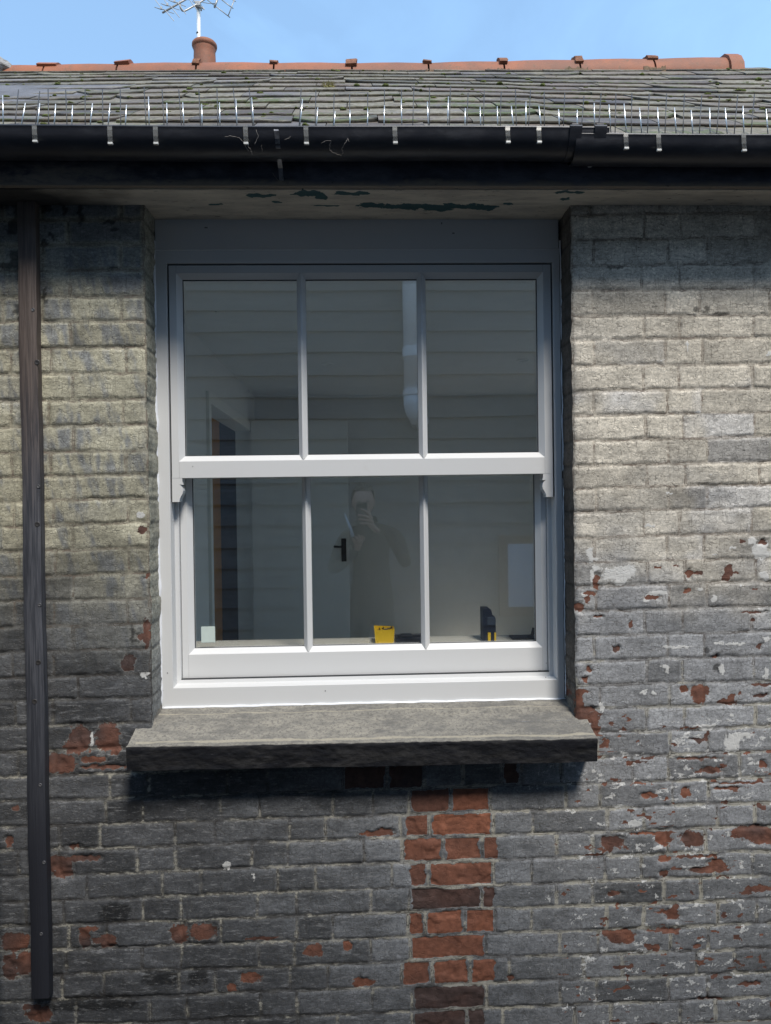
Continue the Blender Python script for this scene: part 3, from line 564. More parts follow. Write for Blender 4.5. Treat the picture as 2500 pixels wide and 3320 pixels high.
for xa, xb, za, zb_ in ((-.5955, -.5905, 1.62, 2.37), (.6245, .6295, 1.62, 2.37), (-.5955, .6295, 2.3655, 2.3705)): m.box(xa, xb, FY + .014, FY + .018, za, zb_)
m.build('shadow_gap', GAP, win)
m = MB(); m.box(-.585, .617, .168, .176, 1.043, 1.0475); m.build('sill_gasket', GAP, win)
m = MB()                 # wavy bead of sealant between frame and brick
def wav(n, s): return [(float(vn(np.array(i * .35), np.array(s * 1.0), 7)) - .5) for i in range(n)]
N = 90; wv = wav(N, 1); wq = wav(N, 4)
m.tube([(-.6345 + wv[i] * .005, FY - .0005, .972 + (2.44 - .972) * i / (N - 1)) for i in range(N)], [.0042 + .0035 * abs(q) for q in wq], 8)
m.tube([(-.63 + 1.284 * i / (N - 1), FY - .002, .969 + wq[i] * .003) for i in range(N)], [.0035 + .003 * abs(q) for q in wv], 8)
m.tube([(.656 + wq[i] * .003, FY + .001, .972 + (2.44 - .972) * i / (N - 1)) for i in range(N)], [.0022 + .002 * abs(q) for q in wq], 8)
m.build('sealant_bead', SEAL, win, smooth=True)
m = MB(); p0, p1 = at(653, 2084, .194), at(697, 2031, .194); m.box(p0[0], p1[0], .1935, .1955, p0[2], p1[2]); m.box(p0[0] + .001, p1[0] - .001, .193, .1936, p0[2] + .001, p1[2] - .001)
m.build('paper_label', PAPER, None, label='small pale green square label stuck in the lower corner of the glass', cat='label')

# ================================================================== SILL
xs = np.linspace(-.68, .691, 330); prof = []
# profile (y, z, topmask) from under the frame to the underside
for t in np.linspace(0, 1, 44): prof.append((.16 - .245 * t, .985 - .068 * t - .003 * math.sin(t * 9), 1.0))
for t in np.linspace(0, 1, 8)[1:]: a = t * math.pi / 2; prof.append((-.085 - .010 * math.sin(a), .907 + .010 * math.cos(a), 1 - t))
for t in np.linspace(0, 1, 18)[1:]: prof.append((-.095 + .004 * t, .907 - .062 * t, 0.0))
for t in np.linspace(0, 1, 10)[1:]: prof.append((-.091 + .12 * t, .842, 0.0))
P_ = np.array(prof); n, mm = len(xs), len(P_)
X = np.repeat(xs, mm); Y = np.tile(P_[:, 0], n); Z = np.tile(P_[:, 1], n); T = np.tile(P_[:, 2], n)
nz = (fbm(X * 14, (Y + Z) * 30, 5, 301) - .5); nf = (fbm(X * 70, (Y + Z) * 110, 3, 305) - .5)
Z = Z + T * (nz * .010 + nf * .003); Y = Y - (1 - T) * (nz * .009 + nf * .003); Z = Z + (1 - T) * (fbm(X * 12, Y * 0, 3, 309) - .5) * .004
Z = Z + (-.009 * (X + .68) / 1.37) * (Y < .05) - 0
inside = (X > XL + .0) & (X < XR - .0); Y = np.where(~inside & (Y > -.002), np.minimum(Y, .03), Y)
band = np.exp(-((Y + .068) / .008) ** 2) + .8 * np.exp(-((Y - .068) / .006) ** 2)
V = np.stack([X, Y, Z], 1); i = np.arange(n * mm).reshape(n, mm); Q = np.stack([i[:-1, :-1], i[:-1, 1:], i[1:, 1:], i[1:, :-1]], -1).reshape(-1, 4).tolist()
Q += [list(i[0, ::1]), list(i[-1, ::-1])]
si = mesh_obj('window_sill', V.tolist(), Q, SILL, house, True, {'tint': np.stack([T, band * T * (X > -.66), T * 0, T * 0 + 1], 1)}); fixn(si, 40); si['label'] = 'projecting stone sill, worn pale on top and black in front'

# ================================================================== SOFFIT, FASCIA
SZ = 2.5045
PEEL = [(848, 634, 52, 7), (997, 628, 62, 9), (1040, 640, 20, 8), (1144, 628, 58, 7), (1057, 670, 46, 4), (1200, 668, 48, 11), (1330, 672, 110, 12), (1480, 672, 105, 11), (1560, 676, 60, 9), (1420, 684, 60, 6), (1850, 623, 50, 4), (1650, 661, 20, 3), (900, 655, 20, 3), (700, 662, 30, 3), (1830, 645, 18, 3)]
def board(x0, x1, y0, y1, z, name, s, lip=.0):
    ny = max(4, int((y1 - y0) / .004)); nx = int((x1 - x0) / .006); X, Y = np.meshgrid(np.linspace(x0, x1, nx), np.linspace(y0, y1, ny)); x, y = X.ravel(), Y.ravel()
    f = np.zeros_like(x); wx = fbm(x * 60, y * 60, 4, 401) - .5; wy = fbm(x * 60, y * 60, 4, 403) - .5
    for px, py, a, b_ in PEEL:
        p = atz(px, py, SZ); q = atz(px, py + b_, SZ); A = a / 1090; B = abs(q[1] - p[1]) + .002
        d = np.sqrt(((x - p[0] + wx * .02) / A) ** 4 + ((y - p[1] + wy * .03) / B) ** 2); f = np.maximum(f, 1.3 - d * .8)
    soot_or_gap = sm(-.62, -.9, x + (fbm(x * 9, y * 9, 3, 405) - .5) * .3) * (y < 0.02) * .9  # dark gap of a missing board painted onto the left end
    Z = z + (fbm(x * 18, y * 40, 4, s) - .5) * .003
    V = np.stack([x, y, Z], 1); i = np.arange(nx * ny).reshape(ny, nx); Q = np.stack([i[:-1, :-1], i[1:, :-1], i[1:, 1:], i[:-1, 1:]], -1).reshape(-1, 4).tolist()
    V = V.tolist(); n0 = len(V); att = np.stack([f, soot_or_gap, f * 0, f * 0 + 1], 1).tolist()
    # ends and top: a real board
    T = z + .018; rim = [list(i[0, :]), list(i[:, -1]), list(i[-1, ::-1]), list(i[::-1, 0])]
    for r in rim:
        base_ = len(V)
        for q in r: V.append([V[q][0], V[q][1], T]); att.append(att[q])
        for j in range(len(r) - 1): Q.append([r[j + 1], r[j], base_ + j, base_ + j + 1])
    return mesh_obj(name, V, Q, SOFFIT, house, True, {'tint': att})
o = board(-1.9, 2.3, -.112, -.003, SZ, 'soffit', 411); fixn(o, 40); o['label'] = 'cream soffit board with peeling paint'
o = board(XL - .004, XR + .004, .0, .15, SZ + .004, 'lintel_board', 421); fixn(o, 40); o['label'] = 'cream lintel board with dark green peeling patches'
m = MB(); m.box(-2.6, 3.2, -.132, -.1125, 2.507, 2.66, .002); fo = m.build('fascia', FASCIA, house)
m = MB(); m.box(-2.6, 3.2, -.1115, .35, 2.5245, 2.60); m.build('eaves_timber', simple('eaves_wood', (.10, .08, .06), .9), house)

# ================================================================== ROOF
EY, EZ, RY = -.165, 2.640, 1.16
def rz(x): return 3.588 + .0125 * x
def ez(x): return EZ - .004 * x - .006 * (1 if x > .62 else 0)
def roofp(x, s, lift=0.0):
    y = EY + (RY - EY) * s; z = ez(x) * (1 - s) + rz(x) * s
    sag = .010 * (math.sin(x * 1.7 + s * 3) * math.sin(s * 3.14))
    L = math.hypot(RY - EY, .95); nrm = (-.95 / L, (RY - EY) / L)
    return (x, y + nrm[0] * (lift + sag), z + nrm[1] * (lift + sag))
rr = random.Random(11); sl = MB(); SA = []
LEN = 1.62; ROWS = 13; e_ = 1 / ROWS
HIPX = 1.80
V = []; Fc = []; TI = []; AU = []
for r in range(ROWS + 1):
    s0 = r * e_ - .004 if r else -.012
    x = -2.6 - rr.uniform(0, .25); hip = HIPX + (1 - s0) * 1.33
    while x < min(hip, 3.3):
        w = rr.uniform(.20, .30); x1 = min(x + w, hip); g = .0015
        if x1 - x < .03: break
        ln = e_ * 1.55; js = rr.uniform(-.006, .006); thick = .0040 + rr.uniform(0, .0022); tilt = rr.uniform(-.0016, .0016)
        ch = rr.random(); 
        cc = rr.choice([(.12, .12, .13), (.15, .142, .13), (.16, .142, .12), (.11, .108, .105), (.17, .16, .138), (.14, .128, .12), (.12, .122, .10), (.18, .185, .20)])
        f_ = rr.uniform(.5, .95); cc = (cc[0] * f_ * 1.14, cc[1] * f_, cc[2] * f_ * .88); li = rr.random(); mo = rr.random() * (.6 + .5 * (s0 < .35))
        n = 9; b0 = len(V)
        chipL = rr.random() < .12; chipR = rr.random() < .12
        for j in range(n):
            u = j / (n - 1); xx = x + g + (x1 - x - 2 * g) * u; sj = s0 + js + rr.uniform(-.0035, .0035)
            if chipL and u < .2: sj += (.2 - u) * .16
            if chipR and u > .8: sj += (u - .8) * .16
            st_ = min(s0 + ln, 1.0)
            lf = .0082 + tilt * (u - .5) * 2
            V += [roofp(xx, sj, lf + thick * .35), roofp(xx, sj + .001, lf + thick), roofp(xx, min(sj + e_ * .5, 1.0), lf * .75 + thick), roofp(xx, st_, .002), roofp(xx, sj, lf - .005)]
            ed = 1.0
            TI += [cc + (1,)] * 5; AU += [(li, mo, .55, 1), (li, mo * 1.4, .0, 1), (li, mo * .6, 0, 1), (li, mo, 0, 1), (li, mo, .9, 1)]
        for j in range(n - 1):
            a = b0 + j * 5; q = a + 5
            Fc += [(a + 4, q + 4, q, a), (a, q, q + 1, a + 1), (a + 1, q + 1, q + 2, a + 2), (a + 2, q + 2, q + 3, a + 3)]
        a = b0; q = b0 + (n - 1) * 5
        Fc += [(a + 4, a, a + 1, a + 2, a + 3), (q + 3, q + 2, q + 1, q, q + 4)]
        x = x1
roof = mesh_obj('roof', V, Fc, SLATE, house, False, {'tint': TI, 'aux': AU}); roof['label'] = 'weathered slate roof with lichen and moss'
m = MB()      # boarding under the slates, back slope, hip slope, flat roof behind
def rp(x, s): p = roofp(x, s, -.012); return p
BY = 2.49
m.add([rp(-5, 0), rp(3.13, 0), (HIPX, RY, rz(HIPX) - .012), rp(-5, 1)], [(0, 1, 2, 3)])
def bs(x, y): return (x, y, rz(x) - .012 + (EZ - rz(x) + .012) * (y - RY) / (BY - RY))
m.add([bs(-5, RY), bs(1.25, RY), bs(1.25, BY), bs(-5, BY)], [(0, 1, 2, 3)]); m.add([bs(1.25, RY), bs(HIPX, RY), bs(HIPX, 1.66), bs(1.25, 1.66)], [(0, 1, 2, 3)]); m.add([bs(HIPX + .15, RY + .15), bs(3.13, BY), bs(HIPX + .15, BY)], [(0, 1, 2)])  # back slope left open over the added light hole
m.add([(HIPX, RY, rz(HIPX) - .012), (3.13, EY, EZ), (3.13, BY, EZ)], [(0, 1, 2)])
m.build('roof_deck', simple('far_slates', (.13, .13, .14), .8, var=.4, scale=12, bump=.004), roof)
m = MB(); m.box(-5, 1.25, 2.45, 5.2, 2.66, 2.8); m.box(1.95, 3.4, 2.45, 5.2, 2.66, 2.8); m.box(1.25, 1.95, 3.0, 5.2, 2.66, 2.8); m.build('flat_roof', simple('roof_felt', (.08, .08, .08), .9), roof)  # flat roof left open around the added light hole
# ridge tiles
JX = [(-70, 214), (150, 210), (386, 206), (641, 202), (890, 203), (1141, 204), (1387, 203), (1629, 198), (1872, 193), (2112, 190), (2382, 185)]
def ridge_pt(px, py):
    p = at(px, py, RY - .05); return (p[0], RY, p[2] - .0)
JP = [ridge_pt(*q) for q in JX]
rg = random.Random(5)
for i in range(len(JP) - 1):
    a, b_ = Vector(JP[i]), Vector(JP[i + 1]); m = MB(); nn = 17; rad = .100; th = .013
    tops = .005 * math.sin(i * 2.1)
    def ring(p, r, th0=-8, th1=188, n=nn, rough=0.0):
        return [(p.x, p.y - math.cos(math.radians(th0 + (th1 - th0) * k_ / (n - 1))) * (r + rg.uniform(-rough, rough)), p.z - rad + .012 + math.sin(math.radians(th0 + (th1 - th0) * k_ / (n - 1))) * (r + rg.uniform(-rough, rough))) for k_ in range(n)]
    g = .004; st = []
    for u in (g / .33, .3, .6, 1 - g / .33):
        p = a.lerp(b_, u); p.z += .004 * math.sin(u * 3.14); st.append(ring(p, rad))
    Vv = []; 
    for s_ in st: Vv += s_
    inn = ring(a.lerp(b_, g / .33), rad - th) + ring(a.lerp(b_, 1 - g / .33), rad - th)
    Fq = [(r_ * nn + k_, (r_ + 1) * nn + k_, (r_ + 1) * nn + k_ + 1, r_ * nn + k_ + 1) for r_ in range(3) for k_ in range(nn - 1)]
    o0 = len(Vv); Vv += inn
    Fq += [(k_, k_ + 1, o0 + k_ + 1, o0 + k_) for k_ in range(nn - 1)] + [(3 * nn + k_ + 1, 3 * nn + k_, o0 + nn + k_, o0 + nn + k_ + 1) for k_ in range(nn - 1)]
    Fq += [(o0 + k_, o0 + k_ + 1, o0 + nn + k_ + 1, o0 + nn + k_) for k_ in range(nn - 1)]
    Fq += [(0, o0, o0 + nn, 3 * nn), (nn - 1, 4 * nn - 1, o0 + 2 * nn - 1, o0 + nn - 1)]
    m.add(Vv, Fq)
    # collar at the joint: mostly broken off, whole at the gable end
    last = i == len(JP) - 2
    def collar(p, w, t0, t1, r1, rough, slant=0.0):
        n = 9; A, B, C_, D = [], [], [], []
        for k_ in range(n):
            an = math.radians(t0 + (t1 - t0) * k_ / (n - 1)); r_ = r1 + rg.uniform(-rough, rough)
            for L_, x_, q in ((A, -w / 2, rad - .002), (B, -w / 2 + rg.uniform(-rough, rough), r_), (C_, w / 2 + rg.uniform(-rough, rough), r_ - slant), (D, w / 2, rad - .002)):
                L_.append((p.x + x_, p.y - math.cos(an) * q, p.z - rad + .012 + math.sin(an) * q))
        m.add(A + B + C_ + D, [(r_ * n + k_, (r_ + 1) * n + k_, (r_ + 1) * n + k_ + 1, r_ * n + k_ + 1) for r_ in range(3) for k_ in range(n - 1)] + [(0, n, 2 * n, 3 * n), (n - 1, 4 * n - 1, 3 * n - 1, 2 * n - 1)])
    if last: collar(b_ + Vector((-.016, 0, 0)), .06, -8, 188, rad + .014, .001); 
    if i == 0: collar(b_ + Vector((.012, 0, 0)), .085, 42, 100, rad + .011, .0015, .0)
    elif i == 1: collar(b_ + Vector((.02, 0, 0)), .065, 44, 100, rad + .012, .002, -.006)
    ti = fixn(m.build('ridge_tile', TERRA, roof), 35)
    if i >= 2 and not last: m = MB(); collar(b_ + Vector((-.002, 0, .0)), .028 + rg.uniform(0, .02), 38 + rg.uniform(-10, 8), 95, rad + .013, .004, rg.uniform(-.004, .008)); fixn(m.build('broken_collar', CRUM, roof))
    if last: ti['label'] = 'end ridge tile with its collar whole'
    # mortar crust along the lower edge near the joint
    if i >= 2 and not last:
        m = MB(); n = 14; w0 = rg.uniform(.05, .09); w1 = rg.uniform(.02, .05)
        for u in range(n):
            for hgt, an in ((0, -4), (1, 4), (2, 12)):
                aa = math.radians(an + (rg.uniform(-4, 6) if hgt == 2 else 0)); r_ = rad + (.003 if hgt < 2 else .001) + rg.uniform(0, .003)
                m.V.append((b_.x - w0 + (w0 + w1) * u / (n - 1), b_.y - math.cos(aa) * r_, b_.z - rad + .012 + math.sin(aa) * r_))
        m.F += [(u * 3 + q, (u + 1) * 3 + q, (u + 1) * 3 + q + 1, u * 3 + q + 1) for u in range(n - 1) for q in range(2)]
        fixn(m.build('ridge_mortar', MORT, roof))
m = MB(); bm = bmesh.new(); bmesh.ops.create_icosphere(bm, subdivisions=4, radius=1)
c0 = at(8, 212, RY - .06)
for v in bm.verts:
    q = v.co.copy(); nn_ = float(fbm(np.array(q.x * 3 + 5), np.array(q.y * 3 + q.z * 2), 4, 5)); v.co = Vector((c0[0] - .03 + q.x * .085 * (1 + .5 * (nn_ - .5)), RY - .03 + q.y * .11, c0[2] - .018 + q.z * .045 * (1 + .9 * (nn_ - .5))))
me2 = bpy.data.meshes.new('ridge_mortar'); bm.to_mesh(me2); bm.free(); me2.materials.append(simple('grey_cement', (.33, .32, .30), .9, var=.3, scale=20, bump=.004)); o = bpy.data.objects.new('ridge_mortar', me2); COL.objects.link(o); o.parent = roof
# chimney
CY = 4.30
pc = at(664, 200, CY); prt = at(664, 140, CY)
m = MB(); zt = prt[2]; R0 = .094
def lathe(m, cx, cy, prof, n=40):
    V = [(cx + r * math.cos(2 * math.pi * k_ / n), cy + r * math.sin(2 * math.pi * k_ / n), z) for r, z in prof for k_ in range(n)]
    m.add(V, [(i_ * n + k_, i_ * n + (k_ + 1) % n, (i_ + 1) * n + (k_ + 1) % n, (i_ + 1) * n + k_) for i_ in range(len(prof) - 1) for k_ in range(n)])
chim = empty('chimney', (pc[0], CY, 2.8), house)
lathe(m, pc[0], CY, [(R0 + .004, zt - .5), (R0, zt - .12), (R0 - .002, zt - .075), (R0 + .003, zt - .06), (R0 + .002, zt - .05), (R0 + .0095, zt - .044), (R0 + .014, zt - .030), (R0 + .013, zt - .014), (R0 + .004, zt - .003), (R0 - .010, zt - .002), (R0 - .014, zt - .02), (R0 - .016, zt - .4)])
fixn(m.build('chimney_pot', TERRA, chim), 50)
m = MB(); m.box(pc[0] - .30, pc[0] + .30, CY - .28, CY + .28, 2.8, zt - .45, .01); m.box(pc[0] - .34, pc[0] + .34, CY - .32, CY + .32, zt - .62, zt - .5, .01); m.build('chimney_stack', bk, chim)

# ================================================================== GUTTER
gut = empty('gutter', (0, -.18, 2.6), label='black half round gutter in two lengths along the eaves', cat='gutter')
def gutter_run(x0, x1, z0, z1, cy=-.179, r=.056):
    m = MB(); n = 22; V = []; Fc = []; xs_ = np.linspace(x0, x1, 60)
    prof = [(math.pi * k_ / (n - 1)) for k_ in range(n)]
    P2 = [(-math.cos(a) * r, -math.sin(a) * r) for a in prof]           # front lip (-r) to back
    P2 = [(-r + .004, .003), (-r - .0015, .0045), (-r - .003, .001), (-r - .001, -.003)] + P2[1:]
    I2 = [(q[0] * .945, q[1] * .945 + .0002) for q in P2[4:]][::-1]
    PP = P2 + I2
    for j, x in enumerate(xs_):
        zc = z0 + (z1 - z0) * j / 59 + .0012 * math.sin(x * 5)
        V += [(x, cy + a, zc + b_) for a, b_ in PP]
    q = len(PP)
    Fc = [(j * q + k_, (j + 1) * q + k_, (j + 1) * q + (k_ + 1) % q, j * q + (k_ + 1) % q) for j in range(59) for k_ in range(q)] + [tuple(range(q))[::-1], tuple(59 * q + k_ for k_ in range(q))]
    m.add(V, Fc); return fixn(m.build('gutter_length', BLACKP, gut), 40)
zl, zm_, zr_ = at(0, 414, -.235)[2], at(1860, 417, -.235)[2], at(2500, 440, -.235)[2]
xj = at(1975, 425, -.235)[0]
gutter_run(-2.6, xj, zl + .0, zm_, r=.058); gutter_run(xj - .09, 3.2, zr_ + .0015, zr_ - .004, r=.0555)
for px in (1866, 1946):            # union clips
    m = MB(); x_ = at(px, 430, -.235)[0]; zc = zm_; n = 16; r = .0605; w = .0165
    V = []
    PR = [(-r + .012, .007), (-r - .003, .007), (-r - .006, .002), (-r - .004, -.004)] + [(-math.cos(math.pi * k_ / 13) * r, -math.sin(math.pi * k_ / 13) * r) for k_ in range(1, 12)]
    for s_ in (-1, 1):
        for a, b_ in PR: V.append((x_ + s_ * w, -.179 + a, zc + b_))
    for s_ in (-1, 1):
        for a, b_ in PR: V.append((x_ + s_ * w, -.179 + a * .93, zc + b_ * .93 + .0005))
    q = len(PR); Fc = []
    for k_ in range(q - 1): Fc += [(k_, q + k_, q + k_ + 1, k_ + 1), (2 * q + k_, 2 * q + k_ + 1, 3 * q + k_ + 1, 3 * q + k_), (k_, k_ + 1, 2 * q + k_ + 1, 2 * q + k_), (q + k_, 3 * q + k_, 3 * q + k_ + 1, q + k_ + 1)]
    m.add(V, Fc); m.box(x_ - w * .6, x_ + w * .6, -.238, -.222, zc + .006, zc + .013, .001); fixn(m.build('union_clip', BLACKP, gut), 40)
m = MB(); xa, xb = at(1866, 430, -.235)[0], at(1950, 430, -.235)[0]
n = 16; r = .0592; V = []
for x_ in (xa - .012, xb + .016):
    V += [(x_, -.179 - math.cos(math.pi * k_ / (n - 1)) * r, zm_ - math.sin(math.pi * k_ / (n - 1)) * r) for k_ in range(n)]
m.add(V, [(k_, n + k_, n + k_ + 1, k_ + 1) for k_ in range(n - 1)]); fixn(m.build('union_sleeve', BLACKP, gut, True))
# shiny old strap over the gutter, down to the fascia
m = MB(); pts = [at(893, 408, -.205), at(894, 411, -.236), at(896, 424, -.2385), at(899, 450, -.232), at(902, 480, -.217), at(905, 512, -.185), at(909, 545, -.15), at(913, 585, -.136)]
for i_ in range(len(pts) - 1):
    a, b_ = pts[i_], pts[i_ + 1]; w = .0062
    m.add([(a[0] - w, a[1], a[2]), (a[0] + w, a[1], a[2]), (b_[0] + w, b_[1], b_[2]), (b_[0] - w, b_[1], b_[2]), (a[0] - w, a[1] + .0016, a[2]), (a[0] + w, a[1] + .0016, a[2]), (b_[0] + w, b_[1] + .0016, b_[2]), (b_[0] - w, b_[1] + .0016, b_[2])],
          [(0, 1, 2, 3), (7, 6, 5, 4), (0, 3, 7, 4), (1, 5, 6, 2), (0, 4, 5, 1), (3, 2, 6, 7)])
m.build('strap', simple('old_strap', (.16, .16, .17), .3, .6, .5, 60, dirt=(.4, .4, .4), dscale=50), gut)
m = MB(); p = at(1913, 534, -.14)
m.box(p[0] - .006, p[0] + .006, -.150, -.1335, p[2] - .006, p[2] + .007, .003); m.build('bracket_bolt', simple('white_bolt', (.6, .6, .58), .6), gut)

# ================================================================== BIRD SPIKES
F1 = [(15, 12, 412), (88, 110, 445), (160, 172, 447), (233, 241, 450), (309, 314, 455), (387, 400, 447), (465, 476, 447), (541, 547, 453), (646, 642, 418), (723, 721, 445), (797, 790, 442), (875, 872, 450), (952, 949, 443), (1026, 1020, 430), (1100, 1088, 422), (1294, 1308, 428), (1366, 1374, 465), (1442, 1449, 480), (1513, 1513, 475), (1588, 1590, 470), (1660, 1662, 455)]
R1 = [(62, 80, 388), (150, 172, 395), (211, 208, 383), (291, 284, 388), (369, 368, 385), (445, 443, 388), (523, 520, 388), (634, 623, 377), (711, 701, 387), (787, 773, 388), (868, 860, 388), (943, 938, 382), (1028, 1008, 380), (1095, 1077, 380), (1292, 1302, 385), (1362, 1366, 393), (1440, 1445, 405), (1512, 1512, 408), (1588, 1590, 400), (1661, 1662, 387)]
F2 = [(71, 68, 428), (186, 181, 440), (268, 272, 418), (343, 345, 468), (412, 409, 462), (486, 483, 460), (555, 544, 458), (607, 607, 440), (675, 663, 458), (753, 748, 472), (828, 829, 475), (904, 902, 445), (974, 966, 452), (1043, 1031, 448), (1110, 1098, 466), (1184, 1176, 464), (1258, 1249, 465), (1330, 1321, 477), (1404, 1401, 466), (1479, 1468, 466), (1550, 1545, 458), (1655, 1645, 472)]
R2 = [(71, 69, 388), (117, 123, 372), (190, 190, 380), (275, 281, 372), (350, 357, 402), (422, 427, 392), (495, 500, 397), (566, 562, 388), (617, 627, 388), (687, 686, 398), (768, 775, 402), (846, 858, 415), (920, 932, 403), (992, 996, 405), (1062, 1065, 402), (1131, 1140, 405), (1207, 1215, 405), (1285, 1292, 407), (1355, 1367, 412), (1430, 1444, 413), (1505, 1523, 410), (1578, 1595, 407)]
def spk_list(L, ox): return [(a * .75 + ox, b_ * .75 + ox, c_ * .75) for a, b_, c_ in L]
front = spk_list(F1, 0) + spk_list(F2, 1250); rear = spk_list(R1, 0) + spk_list(R2, 1250)
clips = [(112, 412, 457), (356, 414, 464), (504, 414, 464), (796, 414, 464), (992, 414, 464), (1280, 416, 462), (1646, 416, 460), (1747, 416, 460), (2029, 437, 480), (2135, 439, 486), (2411, 439, 487)]
bounds = [(-60, 460, 'leftmost'), (460, 960, 'second'), (960, 1250, 'third'), (1250, 1740, 'fourth'), (1740, 2010, 'fifth'), (2010, 2600, 'rightmost')]
LBL = ['strip of bird spikes at the left end of the gutter, pins leaning', 'strip of bird spikes on the gutter left of the shiny hanging strap', 'short strip of bird spikes just right of the shiny hanging strap',
       'strip of bird spikes above the middle of the window, left of the gutter joint', 'short strip of bird spikes above the two black gutter joint clips', 'strip of bird spikes on the lower right hand length of gutter']
for (p0, p1, _), lb in zip(bounds, LBL):
    yy = 424 if p0 < 1900 else 446
    a, b_ = at(p0 + 8, yy, -.205), at(p1 - 8, yy, -.205)
    st = empty('bird_spike_strip', ((a[0] + b_[0]) / 2, -.205, a[2]), label=lb, cat='bird spikes', group='bird spike strips along the gutter')
    m = MB(); m.box(a[0], b_[0], -.222, -.19, min(a[2], b_[2]) - .016, min(a[2], b_[2]) - .012, .001); m.build('base_strip', CLEAR, st)
    for row, ys, yt, rad, mat in ((front, -.219, -.226, .0015, STEEL), (rear, -.198, -.155, .00135, STEEL_SHADED)):
        for bx_, tx, ty in row:
            if p0 <= bx_ < p1:
                base_y = 416 if bx_ < 1985 else 438
                A = at(bx_, base_y + 14, ys); B = at(tx, ty, yt); m = MB(); m.tube([A, B], [rad, rad], 6); m.build('spike', mat, st, True)
    for cx, c0_, c1_ in clips:
        if p0 <= cx < p1:
            m = MB(); w = .0062; pts = [at(cx, c0_ - 4, -.215), at(cx, c0_ - 5, -.2385), at(cx, c0_ + 8, -.2415), at(cx + 1, (c0_ + c1_) / 2 + 4, -.2405), at(cx + 2, c1_ - 4, -.236), at(cx + 2, c1_ + 1, -.2425)]
            for i_ in range(len(pts) - 1):
                A, B = pts[i_], pts[i_ + 1]
                m.add([(A[0] - w, A[1], A[2]), (A[0] + w, A[1], A[2]), (B[0] + w, B[1], B[2]), (B[0] - w, B[1], B[2]), (A[0] - w, A[1] - .0016, A[2] + .0008), (A[0] + w, A[1] - .0016, A[2] + .0008), (B[0] + w, B[1] - .0016, B[2] + .0008), (B[0] - w, B[1] - .0016, B[2] + .0008)],
                      [(3, 2, 1, 0), (4, 5, 6, 7), (0, 4, 7, 3), (1, 2, 6, 5), (0, 1, 5, 4), (3, 7, 6, 2)])
            q = pts[-1]; m.build('clip', CLEAR, st); m = MB(); m.box(q[0] - w, q[0] + w, q[1] - .003, q[1] + .004, q[2] - .0028, q[2] + .0022, .0008)
            m.build('clip_tab', TAB, st)
# cobwebs on the gutter and fascia
rc_ = random.Random(2)
def cob(name_pts, lab):
    w0_ = at(*name_pts[0][0][0]); root = empty('cobweb', tuple(w0_), label=lab, cat='cobweb')
    for pts, r in name_pts:
        m = MB()
        P3 = [Vector(at(*p)) for p in pts]
        fine_ = []
        for i_ in range(len(P3) - 1):
            for u in range(5):
                q = P3[i_].lerp(P3[i_ + 1], u / 5); fine_.append(q + Vector((rc_.uniform(-.0012, .0012), rc_.uniform(-.0008, .0008), rc_.uniform(-.0012, .0012))))
        fine_.append(P3[-1]); m.tube(fine_, [r * .75 * rc_.uniform(.5, 1.5) for _ in fine_], 5); m.build('strand', COB, root, True)
cob([([(1040, 466, -.242), (1058, 455, -.244), (1073, 456, -.244), (1070, 470, -.24), (1069, 485, -.235), (1078, 494, -.228), (1095, 500, -.22), (1108, 504, -.21), (1113, 495, -.22), (1108, 485, -.23)], .0007),
     ([(1108, 485, -.23), (1117, 465, -.242), (1128, 448, -.244), (1132, 460, -.243)], .0009)], 'pale looping thread of cobweb hanging on the black gutter')
cob([([(728, 444, -.241), (750, 440, -.243), (775, 446, -.243), (790, 462, -.241), (806, 490, -.232)], .0007), ([(800, 470, -.24), (812, 485, -.235), (818, 500, -.22)], .0012), ([(830, 420, -.243), (838, 440, -.244), (826, 470, -.24)], .0006), ([(848, 470, -.24), (850, 492, -.232)], .0007), ([(920, 455, -.243), (938, 448, -.244), (940, 442, -.244)], .0008), ([(884, 560, -.14), (902, 585, -.138), (915, 590, -.14)], .0007)], 'dusty cobwebs round the hanging strap on the gutter')

# ================================================================== MOSS
mo = random.Random(21); V = []; Fc = []
bm0 = bmesh.new(); bmesh.ops.create_icosphere(bm0, subdivisions=2, radius=1); IV = [v.co.copy() for v in bm0.verts]; IF = [[v.index for v in f_.verts] for f_ in bm0.faces]; bm0.free()
def cushion(p, r, fl=.6):
    n0 = len(V); r1 = mo.uniform(.8, 1.25)
    for v in IV:
        q = 1 + mo.uniform(-.22, .22); V.append((p[0] + v.x * r * r1 * q, p[1] + v.y * r * q, p[2] + v.z * r * fl * q))
    Fc.extend([[i_ + n0 for i_ in f_] for f_ in IF])
for _ in range(330):
    x = mo.uniform(-2.2, 2.4); r = mo.randrange(ROWS); s0 = r * e_ + mo.choice([.0, .0, .01, .03, .05]); 
    if x > HIPX + (1 - s0) * 1.2: continue
    cushion(roofp(x, s0, .010), mo.choice([.004, .005, .006, .008, .011]))
